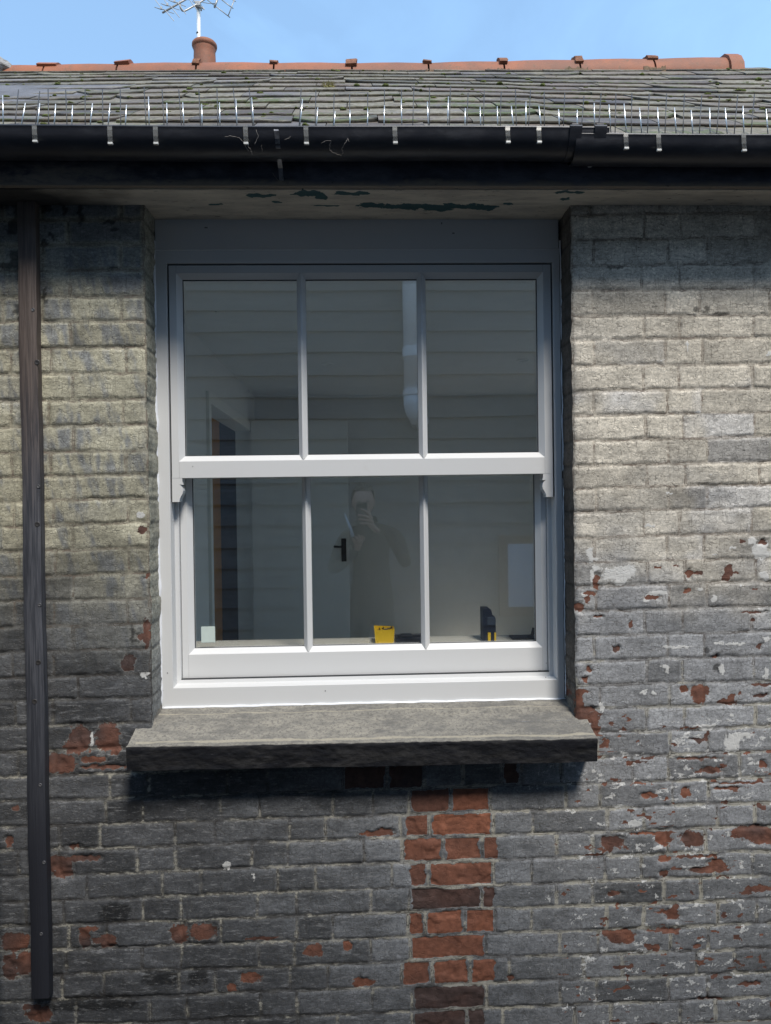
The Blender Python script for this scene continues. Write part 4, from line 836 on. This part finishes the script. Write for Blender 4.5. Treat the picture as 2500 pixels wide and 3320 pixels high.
for px, py, rr_ in [(20, 315, 12), (275, 318, 12), (290, 316, 10), (75, 252, 9), (275, 248, 11), (318, 246, 8), (425, 250, 8), (370, 305, 9), (375, 258, 7), (1685, 268, 11), (1832, 268, 10), (1960, 293, 12), (1632, 300, 10), (1660, 312, 14), (1650, 306, 9), (1860, 299, 12), (1990, 340, 13), (2002, 348, 10), (2295, 307, 12), (2325, 273, 8), (2395, 294, 12), (2410, 295, 10), (2458, 258, 13), (2052, 325, 9), (1345, 368, 9), (1467, 350, 14), (1530, 352, 14), (1695, 340, 11), (1005, 283, 12), (1020, 283, 10), (965, 281, 9), (900, 303, 9), (1400, 268, 8), (1415, 266, 8), (1565, 245, 8), (660, 345, 16), (690, 348, 14), (325, 363, 7), (600, 355, 8), (850, 384, 12), (2335, 365, 10), (1815, 362, 7), (2028, 372, 9), (1570, 391, 9), (540, 370, 8), (380, 313, 8), (2230, 370, 9), (2470, 345, 8)]:
    d = ray(px, py); t0, t1 = 0.0, 6 / d[1]
    for _ in range(40):
        tm = (t0 + t1) / 2; p = CAM + d * tm; s_ = (p[1] - EY) / (RY - EY); zz = ez(p[0]) * (1 - s_) + rz(p[0]) * s_ + .006
        if p[2] > zz: t0 = tm
        else: t1 = tm
    p = CAM + d * t0
    for _ in range(4): cushion((p[0] + mo.uniform(-.6, .6) * rr_ / 900, p[1], p[2]), rr_ * .55 * (p[1] + 2.24) / 2398 * 1.1, .75)
mesh_obj('moss', V, Fc, MOSS, None, True, label='small green moss cushions scattered over the slates', cat='moss', kind='stuff')
# tuft
p = None; d = ray(1066, 296); t0, t1 = 0.0, 6 / d[1]
for _ in range(40):
    tm = (t0 + t1) / 2; q = CAM + d * tm; s_ = (q[1] - EY) / (RY - EY); zz = ez(q[0]) * (1 - s_) + rz(q[0]) * s_ + .01
    if q[2] > zz: t0 = tm
    else: t1 = tm
p = CAM + d * t0; V = []; Fc = []
for _ in range(16): cushion((p[0] + mo.uniform(-.018, .018), p[1] + mo.uniform(-.01, .01), p[2] + mo.uniform(-.002, .014)), mo.uniform(.006, .010), .9)
m = MB(); m.V = V; m.F = Fc
for _ in range(160):
    a = (p[0] + mo.uniform(-.02, .02), p[1] + mo.uniform(-.01, .01), p[2] + .004); b_ = (a[0] + mo.uniform(-.012, .012), a[1] + mo.uniform(-.012, .004), a[2] + mo.uniform(.012, .032)); m.tube([a, b_], [.0007, .0003], 4)
m.build('moss_tuft', simple('tuft', (.20, .17, .06), 1, var=.5, scale=80, dirt=(.1, .13, .03), dscale=60), None, label='shaggy brown and green moss tuft standing on the slates', cat='moss tuft')

# ================================================================== TV AERIAL
def zA(x, y, Y=4.45): return at(x * .24 + 460, y * .24, Y)
base_p = zA(763, 560, 4.45); AE = empty('television_aerial', (base_p[0], 4.45, base_p[2]), label='old television aerial on a pale mast behind the chimney pot', cat='aerial')
m = MB(); m.tube([(base_p[0], 4.45, 5.2), tuple(zA(765, 45))], [.0175, .0175], 14); m.build('mast', GALV, AE, True)
m = MB(); m.tube([tuple(zA(764, 442)), tuple(zA(764, 458))], [.0185, .0185], 14); m.build('mast_band', BLKM, AE, True)
m = MB(); 
a = zA(765, 95); m.box(a[0] - .024, a[0] + .024, 4.41, 4.49, a[2] - .012, a[2] + .030, .004); m.tube([zA(720, 80, 4.42), zA(800, 100, 4.42), zA(845, 122, 4.42)], [.006, .008, .005], 6); m.tube([zA(820, 85, 4.4), zA(840, 132, 4.4)], .004, 5); m.build('mast_clamp', ALU, AE)
m = MB(); m.tube([zA(512, 20, 4.35), zA(515, 70, 4.35), zA(525, 115, 4.35), zA(545, 145, 4.36), zA(570, 152, 4.37), zA(620, 128, 4.39), zA(760, 50, 4.42), zA(850, -10, 4.44), zA(1000, -90, 4.47)], .0075, 8); m.build('support_arm', ALU, AE, True)
m = MB(); m.tube([zA(280, 172, 4.2), zA(600, -12, 4.3), zA(1000, -240, 4.4)], .0085, 8); m.build('boom', ALU, AE, True)
for cx, cy, s_ in ((262, 110, 1.0), (345, 62, .95), (440, 15, .9), (600, -25, .9)):
    m = MB(); Y0 = 4.2 + (cx - 262) * .0003
    for L in ([(cx - 92 * s_, cy - 14), (cx - 10, cy + 14), (cx + 50 * s_, cy + 22)], [(cx - 82 * s_, cy - 112), (cx - 5, cy - 12)], [(cx + 70 * s_, cy + 52), (cx + 172 * s_, cy + 175)], [(cx + 88 * s_, cy + 46), (cx + 172 * s_, cy + 73)], [(cx + 40, cy + 15), (cx + 75 * s_, cy + 55)]):
        P3 = [zA(x_, y_, Y0) for x_, y_ in L]; m.tube(P3, [.003] + [.0045] * (len(P3) - 2) + [.003], 5)
    a = zA(cx, cy, Y0); m.box(a[0] - .008, a[0] + .008, a[1] - .006, a[1] + .006, a[2] - .010, a[2] + .012, .002); m.build('director', ALU, AE)
m = MB()
for L, r in (([(880, -5), (1192, 236)], .0042), ([(1075, -5), (1235, 116)], .0042), ([(1252, -10), (1165, 218)], .0042), ([(1225, -2), (1268, 22)], .0035), ([(1020, -5), (980, 104)], .009), ([(820, 32), (900, 45), (985, 48)], .003), ([(690, -5), (735, 45)], .004)):
    m.tube([zA(x_, y_, 4.5) for x_, y_ in L], r, 6)
m.build('reflector', ALU, AE, True)

# ================================================================== BATTEN, DOWNPIPE
m = MB(); N = 70; zt, zb_ = 2.503, .158; V = []; Fc = []
for i_ in range(N):
    z = zb_ + (zt - zb_) * i_ / (N - 1); w = .0016 * math.sin(i_ * .31) + .0008 * math.sin(i_ * 1.3)
    x0_, x1_ = -.9885 + w, -.9365 + w * .6; 
    V += [(x0_, -.004, z), (x0_, -.0325, z), (x0_ + .003, -.035, z), (x1_ - .003, -.035, z), (x1_, -.0325, z), (x1_, -.004, z)]
Fc = [(i_ * 6 + k_, i_ * 6 + k_ + 1, (i_ + 1) * 6 + k_ + 1, (i_ + 1) * 6 + k_) for i_ in range(N - 1) for k_ in range(5)] + [tuple(range(6))[::-1], tuple((N - 1) * 6 + k_ for k_ in range(6))]
bt = mesh_obj('timber_batten', V, Fc, BATTEN, None, False, label='tall weathered timber batten, brown at the top and nearly black lower down', cat='batten'); fixn(bt, 50)
for px, py in ((107, 1004), (125, 1577), (129, 1961), (124, 2148), (120, 1175), (131, 2545), (143, 2796), (134, 3028), (121, 1700), (112, 2275)):
    p = at(px, py, -.035); m = MB(); nail = py in (1004, 1961, 2545, 2796, 3028, 1577)
    lathe_pts = [(.0052, 0), (.0048, -.0012), (.0036, -.0014), (.0030, -.0005), (.0, -.0004)] if nail else [(.008, 0.0003), (.0068, -.0008), (.005, .0), (.0, .0002)]
    n = 12; VV_ = [(p[0] + r * math.cos(2 * math.pi * k_ / n), -.0352 + y_, p[2] + r * math.sin(2 * math.pi * k_ / n)) for r, y_ in lathe_pts for k_ in range(n)]
    m.add(VV_, [(j * n + k_, j * n + (k_ + 1) % n, (j + 1) * n + (k_ + 1) % n, (j + 1) * n + k_) for j in range(len(lathe_pts) - 1) for k_ in range(n)])
    fixn(m.build('screw_head' if nail else 'knot', simple('screw' if nail else 'knotwood', (.10, .10, .105) if nail else (.03, .028, .027), .5, .3 if nail else 0), bt, True))
m = MB(); q = at(4, 3100, -.09); m.tube([(q[0] - .052, -.085, -.02), (q[0] - .050, -.085, 1.0), (q[0] - .058, -.085, 2.0), (q[0] - .06, -.13, 2.5), (q[0] - .06, -.178, 2.56)], [.034] * 5, 20)
dp = m.build('downpipe', BLACKP, None, True, label='black downpipe at the edge of the wall beside the timber batten', cat='downpipe')

# ================================================================== GROUND
m = MB(); m.add([(-60, -60, -.02), (60, -60, -.02), (60, 60, -.02), (-60, 60, -.02)], [(0, 1, 2, 3)]); m.build('ground', PAVE, None, kind='structure')

# ================================================================== ROOM BEHIND THE WINDOW
RX0, RX1, RB, RF, RC = -.95, 1.9, 4.6, .25, 2.62
def plane(name, V, mat, **kw): m = MB(); m.add(V, [(0, 1, 2, 3)]); return m.build(name, mat, None, **kw)
m = MB(); m.box(-3, RX1 + .2, .31, RB + .3, RF - .1, RF); m.build('room_floor', FLOORM, None, kind='structure')  # unseen floor kept pale to bounce sunlight up into the room
m = MB(); HX0, HX1, HY0, HY1 = 1.27, 1.86, 1.80, 2.95  # unseen roof hole added to let sun onto the floor
m.box(-3, RX1 + .2, .36, HY0, RC, RC + .03); m.box(-3, RX1 + .2, HY1, RB + .3, RC, RC + .03); m.box(-3, HX0, HY0, HY1, RC, RC + .03); m.box(HX1, RX1 + .2, HY0, HY1, RC, RC + .03); m.build('room_ceiling', ROOMW, None, kind='structure')
m = MB(); m.box(RX0, RX1 + .2, RB, RB + .12, RF, RC); m.build('room_back_wall', ROOMW, None, kind='structure')
m = MB(); DY0, DY1, DZ = 2.50, 4.25, 2.26
m.box(RX0 - .12, RX0, .31, DY0, RF, RC); m.box(RX0 - .12, RX0, DY1, RB + .12, RF, RC); m.box(RX0 - .12, RX0, DY0, DY1, DZ, RC); m.build('room_side_wall', ROOMW, None, kind='structure')
m = MB(); WY0, WY1, WZ0, WZ1 = .5, 4.1, .45, 2.55  # unseen opening added to let sky light into the room
m.box(RX1, RX1 + .12, .31, WY0, RF, RC); m.box(RX1, RX1 + .12, WY1, RB, RF, RC); m.box(RX1, RX1 + .12, WY0, WY1, RF, WZ0); m.box(RX1, RX1 + .12, WY0, WY1, WZ1, RC); m.build('room_end_wall', ROOMW, None, kind='structure')
m = MB()
for q_ in (WY0 + .03, 1.7, 2.9, WY1 - .03): m.box(RX1 + .03, RX1 + .09, q_ - .03, q_ + .03, WZ0, WZ1)
m.box(RX1 + .03, RX1 + .09, WY0, WY1, WZ0, WZ0 + .06); m.box(RX1 + .03, RX1 + .09, WY0, WY1, WZ1 - .06, WZ1); m.build('added_window_frame', DOORW, None, kind='structure')  # mullions and frame dressing the added, unseen light opening
m = MB(); m.box(RX0, -.66, .302, .31, RF, RC); m.box(.69, RX1, .302, .31, RF, RC); m.box(-.66, .69, .302, .31, RF, 1.09); m.box(-.66, .69, .302, .31, 2.42, RC); m.box(-.66, .69, .2, .302, 2.40, 2.60); m.build('room_front_wall', ROOMW, None, kind='structure')
m = MB(); m.box(-.66, .69, .24, .46, 1.095, 1.118, .004); m.build('window_board', DOORW, None, label='white inner window board behind the lower sash', cat='window board')
m = MB(); w = .07
m.box(RX0, RX0 + .02, DY0 - w, DY0, RF, DZ + w); m.box(RX0, RX0 + .02, DY1, DY1 + w, RF, DZ + w); m.box(RX0, RX0 + .02, DY0, DY1, DZ, DZ + w)
m.box(RX0 - .12, RX0 + .0, DY0, DY0 + .02, RF, DZ); m.build('door_architrave', DOORW, None, kind='structure')
dr = empty('panel_door', (RX0, 4.2, RF), label='plain white door standing open across the back of the room', cat='door')
m = MB(); m.box(-.925, -.095, 4.18, 4.225, RF + .01, 2.345, .003); m.build('door_leaf', DOORW, dr)
hp = at(1115, 1783, 4.17); hn = MB(); hn.box(hp[0] - .022, hp[0] + .022, 4.172, 4.18, hp[2] - .10, hp[2] + .10, .004); hn.tube([(hp[0], 4.18, hp[2] + .03), (hp[0], 4.125, hp[2] + .03), (hp[0] - .03, 4.12, hp[2] + .03), (hp[0] - .085, 4.125, hp[2] + .033)], [.009, .009, .009, .011], 10); hn.build('handle', BLKM, dr)
m = MB(); m.box(-3, -1.235, 4.42, 4.46, RF, RC); m.build('hall_wall', ORANGE, None, kind='structure')
m = MB(); m.box(-1.235, -1.07, 4.40, 4.47, RF, RC); m.box(-1.068, -1.055, 4.39, 4.47, RF, RC); m.build('hall_partition', DARKP, None, kind='structure')
m = MB(); m.box(-3, -2.9, 3.7, 4.5, RF, RC); m.box(-3, -2.9, .31, 3.7, RF, 1.1); m.build('hall_side_wall', ROOMW, None, kind='structure')  # unseen side cut low to let sky light into the hall
for px, py in ((1060, 1180), (1695, 1168)):
    p = atz(px, py, RC - .002); m = MB(); lathe(m, p[0], p[1], [(.045, RC - .001), (.045, RC - .006), (.036, RC - .006), (.034, RC - .001), (.0, RC - .0012)], 24); m.build('downlight', DOORW, None, label='round recessed ceiling light, %s' % ('above the open door' if px < 1200 else 'towards the right hand pane'), cat='ceiling light', group='recessed ceiling lights')
# things on the window board
q0, q1 = at(1214, 2086, .34), at(1279, 2040, .34)
bx_ = empty('yellow_box', ((q0[0] + q1[0]) / 2, .36, 1.118), label='open yellow plastic tub of screws on the inner window board', cat='tub')
m = MB(); a0, a1, z0_, z1_ = q0[0], q1[0], 1.1185, q1[2]
m.rings([(0, 0, 0, 0, 0)]) if False else None
V = [(a0 + .004, .33, z0_), (a1 - .004, .33, z0_), (a1 - .004, .40, z0_), (a0 + .004, .40, z0_), (a0, .325, z1_), (a1, .325, z1_), (a1, .405, z1_), (a0, .405, z1_ + .004), (a0 + .003, .328, z1_), (a1 - .003, .328, z1_), (a1 - .003, .402, z1_), (a0 + .003, .402, z1_ + .004), (a0 + .006, .333, z0_ + .01), (a1 - .006, .333, z0_ + .01), (a1 - .006, .397, z0_ + .01), (a0 + .006, .397, z0_ + .01)]
m.add(V, [(0, 3, 2, 1), (0, 1, 5, 4), (1, 2, 6, 5), (2, 3, 7, 6), (3, 0, 4, 7), (4, 5, 9, 8), (5, 6, 10, 9), (6, 7, 11, 10), (7, 4, 8, 11), (8, 9, 13, 12), (9, 10, 14, 13), (10, 11, 15, 14), (11, 8, 12, 15), (12, 13, 14, 15)]); m.build('tub_body', YEL, bx_)
m = MB(); rb_ = random.Random(4)
for _ in range(26):
    c_ = (rb_.uniform(a0 + .015, a1 - .012), rb_.uniform(.345, .39), z0_ + .03 + rb_.uniform(0, .018)); m.tube([c_, (c_[0] + rb_.uniform(-.015, .015), c_[1] + rb_.uniform(-.01, .01), c_[2] + rb_.uniform(-.004, .01))], .0022, 6)
m.build('screws', DKB, bx_)
m = MB(); q0, q1 = at(1283, 2086, .34), at(1372, 2062, .34)
m.box(q0[0], q1[0], .33, .42, 1.1185, q1[2] - .006, .004); m.box(q0[0] + .02, q0[0] + .06, .34, .40, q1[2] - .006, q1[2] + .001, .003); m.tube([(q0[0] + .01, .36, q1[2] - .002), (q1[0] + .025, .38, q1[2] - .001)], .005, 8)
m.build('tool_tray', DKB, None, label='low dark tray of tools on the window board beside the yellow tub', cat='tray')
t_ = at(1585, 2030, .34); tz0, tz1 = 1.1185, at(1570, 1972, .34)[2]
lv = empty('battery_tool', (t_[0], .36, 1.118), label='upright dark blue and yellow hand tool standing on the window board', cat='tool')
xL_, xR_ = at(1565, 2030, .34)[0], at(1606, 2030, .34)[0]; hh_ = tz1 - tz0
m = MB(); m.prism([(xL_, tz0), (xR_, tz0), (xR_, tz0 + hh_ * .68), (xR_ - .004, tz0 + hh_ * .76), (xR_ - .012, tz0 + hh_ * .82), (xR_ - .015, tz0 + hh_ * .95), (xR_ - .021, tz1), (xL_, tz1)], .33, .39); fixn(m.build('tool_body', simple('navy_plastic', (.012, .018, .04), .35), lv))
m = MB(); m.box(xL_ + .016, xL_ + .026, .327, .3305, tz0, tz0 + hh_ * .27, .001); m.box(xR_ - .006, xR_ + .0005, .327, .3305, tz0, tz0 + hh_ * .27, .001); m.build('yellow_guard', YEL, lv)
m = MB(); m.box(xL_ + .014, xR_ - .002, .3265, .3300, tz0 + hh_ * .5, tz0 + hh_ * .74, .001); m.build('grip', simple('blue_grip', (.04, .06, .1), .5), lv)
q0, q1 = at(1660, 2082, .36), at(1738, 2066, .36)
m = MB(); m.box(q0[0], q1[0], .35, .42, 1.1185, q1[2], .003); m.tube([at(1724, 2066, .37), at(1733, 2036, .37)], [.006, .008], 8); m.tube([at(1712, 2068, .37), at(1722, 2058, .37)], [.007, .004], 8)
m.build('hammer_box', simple('dark_reddish', (.05, .03, .028), .6), None, label='dark reddish wooden block with a handle in the corner of the window board', cat='block')

# ================================================================== BUILDING ACROSS THE ALLEY (seen only as a reflection)
cb = empty('clad_building', (0, -3.15, 0), label='building clad in grey woodgrain boards, reflected in the window glass', cat='building')
m = MB(); z = 0.0
for r in range(28):
    z0_ = r * .162; V = [(-7, -3.098, z0_), (7, -3.098, z0_), (7, -3.118, z0_ + .160), (-7, -3.118, z0_ + .160), (-7, -3.13, z0_), (7, -3.13, z0_)]
    m.add(V, [(0, 3, 2, 1), (4, 0, 1, 5)])
o = m.build('cladding', CLAD, cb)
m = MB(); m.box(-7, 7, -3.4, -3.125, 0, 4.55); m.build('wall_core', bk, cb); m = MB(); m.box(-7.2, 7.2, -3.45, -3.0, 4.55, 4.63); m.build('parapet', BLACKP, cb)  # unseen top raised to hold back low sky light
wq = at(1690, 1870, .14); 
def refl(px, py, Y=-3.1): tot = 2.24 + .19 + (.19 - Y); d = ray(px, py); return CAM[0] + d[0] / d[1] * tot, CAM[2] + d[2] / d[1] * tot
(x0_, z0_), (x1_, z1_) = refl(1648, 1968), refl(1790, 1760)
m = MB(); m.box(x0_ - .07, x1_ + .07, -3.10, -3.06, z0_ - .07, z1_ + .07, .004); m.build('window_frame', BROWNW, cb); m = MB(); m.box(x0_, x1_, -3.065, -3.055, z0_, z1_); m.build('window_pane', BLUEG, cb)
sp = empty('soil_pipe', (0, -3.0, 2.3), label='pale grey soil pipe with collars and an elbow, reflected in the middle pane', cat='pipe')
x_, zt_ = refl(1327, 900); _, z1_ = refl(1340, 1165); _, z2_ = refl(1340, 1283); _, z3_ = refl(1340, 1320)
m = MB(); R_p = .066; PYc = -2.98
m.tube([(x_, PYc, 4.5), (x_, PYc, z3_ + .02)], [R_p, R_p], 28); m.build('pipe', PVC, sp, True)
m = MB(); m.tube([(x_, PYc, z1_ + .035), (x_, PYc, z1_ - .035)], [R_p + .008] * 2, 28); fixn(m.build('collar', PVC, sp, False), 30)
m = MB(); m.tube([(x_, PYc, z2_ + .02), (x_, PYc, z2_ - .02)], [R_p + .010] * 2, 28); fixn(m.build('collar', PVC, sp, False), 30)
m = MB(); m.tube([(x_, PYc, z2_), (x_, PYc, z3_), (x_ + .015, PYc, z3_ - .05), (x_ + .04, PYc - .02, z3_ - .09), (x_ + .06, PYc - .10, z3_ - .12)], [R_p + .004] * 5, 24); m.build('elbow', PVC, sp, True)

# ================================================================== THE PHOTOGRAPHER (reflection)
def skin_fig(name, nodes, edges, mat, parent, root=0, sub=1):
    me_ = bpy.data.meshes.new(name); me_.from_pydata([n_[:3] for n_ in nodes], edges, []); o = bpy.data.objects.new(name, me_); COL.objects.link(o)
    md = o.modifiers.new('skin', 'SKIN'); 
    for i_, n_ in enumerate(nodes):
        sv = me_.skin_vertices[0].data[i_] if me_.skin_vertices else None
        if sv: sv.radius = (n_[3], n_[4] if len(n_) > 4 else n_[3]); sv.use_root = i_ == root
    md.use_smooth_shade = True; s2 = o.modifiers.new('sub', 'SUBSURF'); s2.levels = sub; s2.render_levels = sub
    me_.materials.append(mat)
    if parent: o.parent = parent; o.location = -Vector(parent.location)
    return o
def with_skin(name, nodes, edges, mat, parent, root=0, sub=1):
    # skin layers exist only once the modifier has been added
    me_ = bpy.data.meshes.new(name); me_.from_pydata([n_[:3] for n_ in nodes], edges, []); o = bpy.data.objects.new(name, me_); COL.objects.link(o)
    o.modifiers.new('skin', 'SKIN')
    if not me_.skin_vertices:
        bpy.context.view_layer.objects.active = o; o.select_set(True)
        bm_ = bmesh.new(); bm_.from_mesh(me_); bm_.verts.layers.skin.verify(); bm_.to_mesh(me_); bm_.free(); o.select_set(False)
    for i_, n_ in enumerate(nodes):
        sv = me_.skin_vertices[0].data[i_]; sv.radius = (n_[3], n_[4] if len(n_) > 4 else n_[3]); sv.use_root = i_ == root
    o.modifiers['skin'].use_smooth_shade = True
    s2 = o.modifiers.new('sub', 'SUBSURF'); s2.levels = sub; s2.render_levels = sub; me_.materials.append(mat)
    if parent: o.parent = parent; o.location = -Vector(parent.location)
    return o
per = empty('person', (.06, -2.62, 0), label='person in a dark coat holding up a phone, reflected in the lower middle pane', cat='person')
PY0 = -2.62
nodes = [(.08, PY0, .92, .15, .11), (.08, PY0, 1.12, .14, .10), (.08, PY0, 1.30, .17, .11), (.08, PY0, 1.40, .13, .09), (.06, PY0 + .03, 1.46, .055), (.045, PY0 + .05, 1.53, .055),
         (.26, PY0, 1.385, .062), (.33, PY0 + .06, 1.18, .048), (.18, PY0 + .30, 1.44, .035), (-.10, PY0, 1.385, .062), (-.20, PY0 + .04, 1.14, .048), (-.02, PY0 + .24, 1.30, .034),
         (.17, PY0, .82, .085), (.18, PY0 + .01, .46, .06), (.18, PY0, .10, .045), (.18, PY0 + .12, .04, .04), (-.01, PY0, .82, .085), (-.02, PY0 + .01, .46, .06), (-.02, PY0, .10, .045), (-.02, PY0 + .12, .04, .04)]
ed = [(0, 1), (1, 2), (2, 3), (3, 4), (4, 5), (3, 6), (6, 7), (7, 8), (3, 9), (9, 10), (10, 11), (0, 12), (12, 13), (13, 14), (14, 15), (0, 16), (16, 17), (17, 18), (18, 19)]
with_skin('body', nodes, ed, COAT, per, 0, 1)
bm = bmesh.new(); bmesh.ops.create_uvsphere(bm, u_segments=28, v_segments=20, radius=1)
for v in bm.verts:
    q = v.co; x, y, z = q.x * .076, q.y * .098, q.z * .118
    if y > 0: y *= 1 - .12 * max(0, -q.z)
    if z < 0: x *= 1 - .28 * (-q.z); y = y * (1 - .12 * (-q.z))
    if q.y > .75 and abs(q.x) < .22 and -.35 < q.z < .12: y += .018 * (1 - abs(q.x) / .22)
    if q.y > .6 and .12 < abs(q.x) < .5 and .02 < q.z < .22: y -= .007
    v.co = Vector((.03 + x, PY0 + .07 + y, 1.625 + z))
me_ = bpy.data.meshes.new('head'); bm.to_mesh(me_); bm.free(); me_.materials.append(SKIN); me_.polygons.foreach_set('use_smooth', [True] * len(me_.polygons)); o = bpy.data.objects.new('head', me_); COL.objects.link(o); o.parent = per; o.location = -per.location
m = MB()
for s_ in (-1, 1): m.box(.03 + s_ * .030 - .011, .03 + s_ * .030 + .011, PY0 + .152, PY0 + .160, 1.631, 1.641, .004)
m.build('eyes', DKB, per); m = MB()
m.box(.03 - .022, .03 + .022, PY0 + .147, PY0 + .153, 1.566, 1.574, .003); m.build('mouth', simple('lips', (.4, .16, .14), .5), per)
m = MB()
for s_ in (-1, 1): m.box(.03 + s_ * .076 - .006, .03 + s_ * .076 + .006, PY0 + .05, PY0 + .078, 1.60, 1.655, .005)
m.build('ears', SKIN, per)
bm = bmesh.new(); bmesh.ops.create_uvsphere(bm, u_segments=32, v_segments=22, radius=1); hr = random.Random(9)
for v in bm.verts:
    q = v.co; f_ = 1 + hr.uniform(-.04, .07); v.co = Vector((.03 + q.x * .083 * f_, PY0 + .058 + q.y * .104 * f_, 1.645 + q.z * .112 * f_))
bmesh.ops.delete(bm, geom=[v for v in bm.verts if (v.co.y > PY0 + .09 and v.co.z < 1.695) or v.co.z < 1.57], context='VERTS')
me_ = bpy.data.meshes.new('hair'); bm.to_mesh(me_); bm.free(); me_.materials.append(HAIR); o = bpy.data.objects.new('hair', me_); COL.objects.link(o); o.parent = per; o.location = -per.location
# phone, just behind the lens, and the hand round it
ph = empty('mobile_phone', (.018, -2.258, 1.56), label='dark mobile phone held upright in front of the face, seen in the glass', cat='phone')
m = MB(); m.box(-.020, .054, -2.268, -2.2595, 1.475, 1.628, .003); m.build('phone_body', PHONE, ph)
m = MB(); m.box(-.016, .050, -2.2593, -2.2583, 1.592, 1.618, .0004); m.build('camera_bar', SCRN, ph)
hy = -2.258
palm = [(.075, -2.29, 1.475, .030, .016), (.072, -2.285, 1.50, .030, .014), (.066, -2.28, 1.525, .026, .012)]
with_skin('hand', [(.13, -2.34, 1.425, .024, .021), (.095, -2.30, 1.45, .027, .018)] + palm + [(.062, -2.262, 1.555, .0095), (.035, hy + .009, 1.572, .0085), (.008, hy + .008, 1.585, .0072)]
          + [(.055, -2.258, 1.530, .0098), (.022, hy + .010, 1.540, .0088), (-.014, hy + .009, 1.545, .0075)]
          + [(.052, -2.258, 1.507, .0095), (.020, hy + .010, 1.512, .0085), (-.012, hy + .009, 1.514, .0072)]
          + [(.055, -2.262, 1.485, .0085), (.028, hy + .009, 1.486, .0078), (.002, hy + .008, 1.488, .0066)]
          + [(.068, -2.292, 1.545, .012), (.058, -2.285, 1.585, .0095)],
          [(0, 1), (1, 2), (2, 3), (3, 4), (4, 5), (5, 6), (6, 7), (3, 8), (8, 9), (9, 10), (3, 11), (11, 12), (12, 13), (2, 14), (14, 15), (15, 16), (4, 17), (17, 18)], SKIN, per, 0, 1)
with_skin('hand', [(-.02, -2.38, 1.30, .022, .018), (-.01, -2.34, 1.33, .028, .014), (0, -2.31, 1.36, .028, .013), (-.02, -2.285, 1.385, .009), (-.035, -2.28, 1.40, .008), (0, -2.285, 1.39, .0095), (-.012, -2.278, 1.41, .008), (.018, -2.29, 1.385, .009), (.01, -2.28, 1.405, .0075), (.032, -2.30, 1.375, .008), (.028, -2.285, 1.393, .007), (-.035, -2.32, 1.36, .010), (-.048, -2.30, 1.385, .0085)],
          [(0, 1), (1, 2), (2, 3), (3, 4), (2, 5), (5, 6), (2, 7), (7, 8), (2, 9), (9, 10), (1, 11), (11, 12)], SKIN, per, 0, 1)
m = MB(); m.tube([(-.045, -2.275, 1.395), (-.06, -2.27, 1.45), (-.085, -2.268, 1.52), (-.098, -2.268, 1.555)], [.013, .011, .007, .003], 10)
m.build('nozzle', simple('pale_blue_plastic', (.55, .7, .85), .4), None, True, label='pale blue tapered nozzle held up beside the phone, seen in the glass', cat='nozzle')
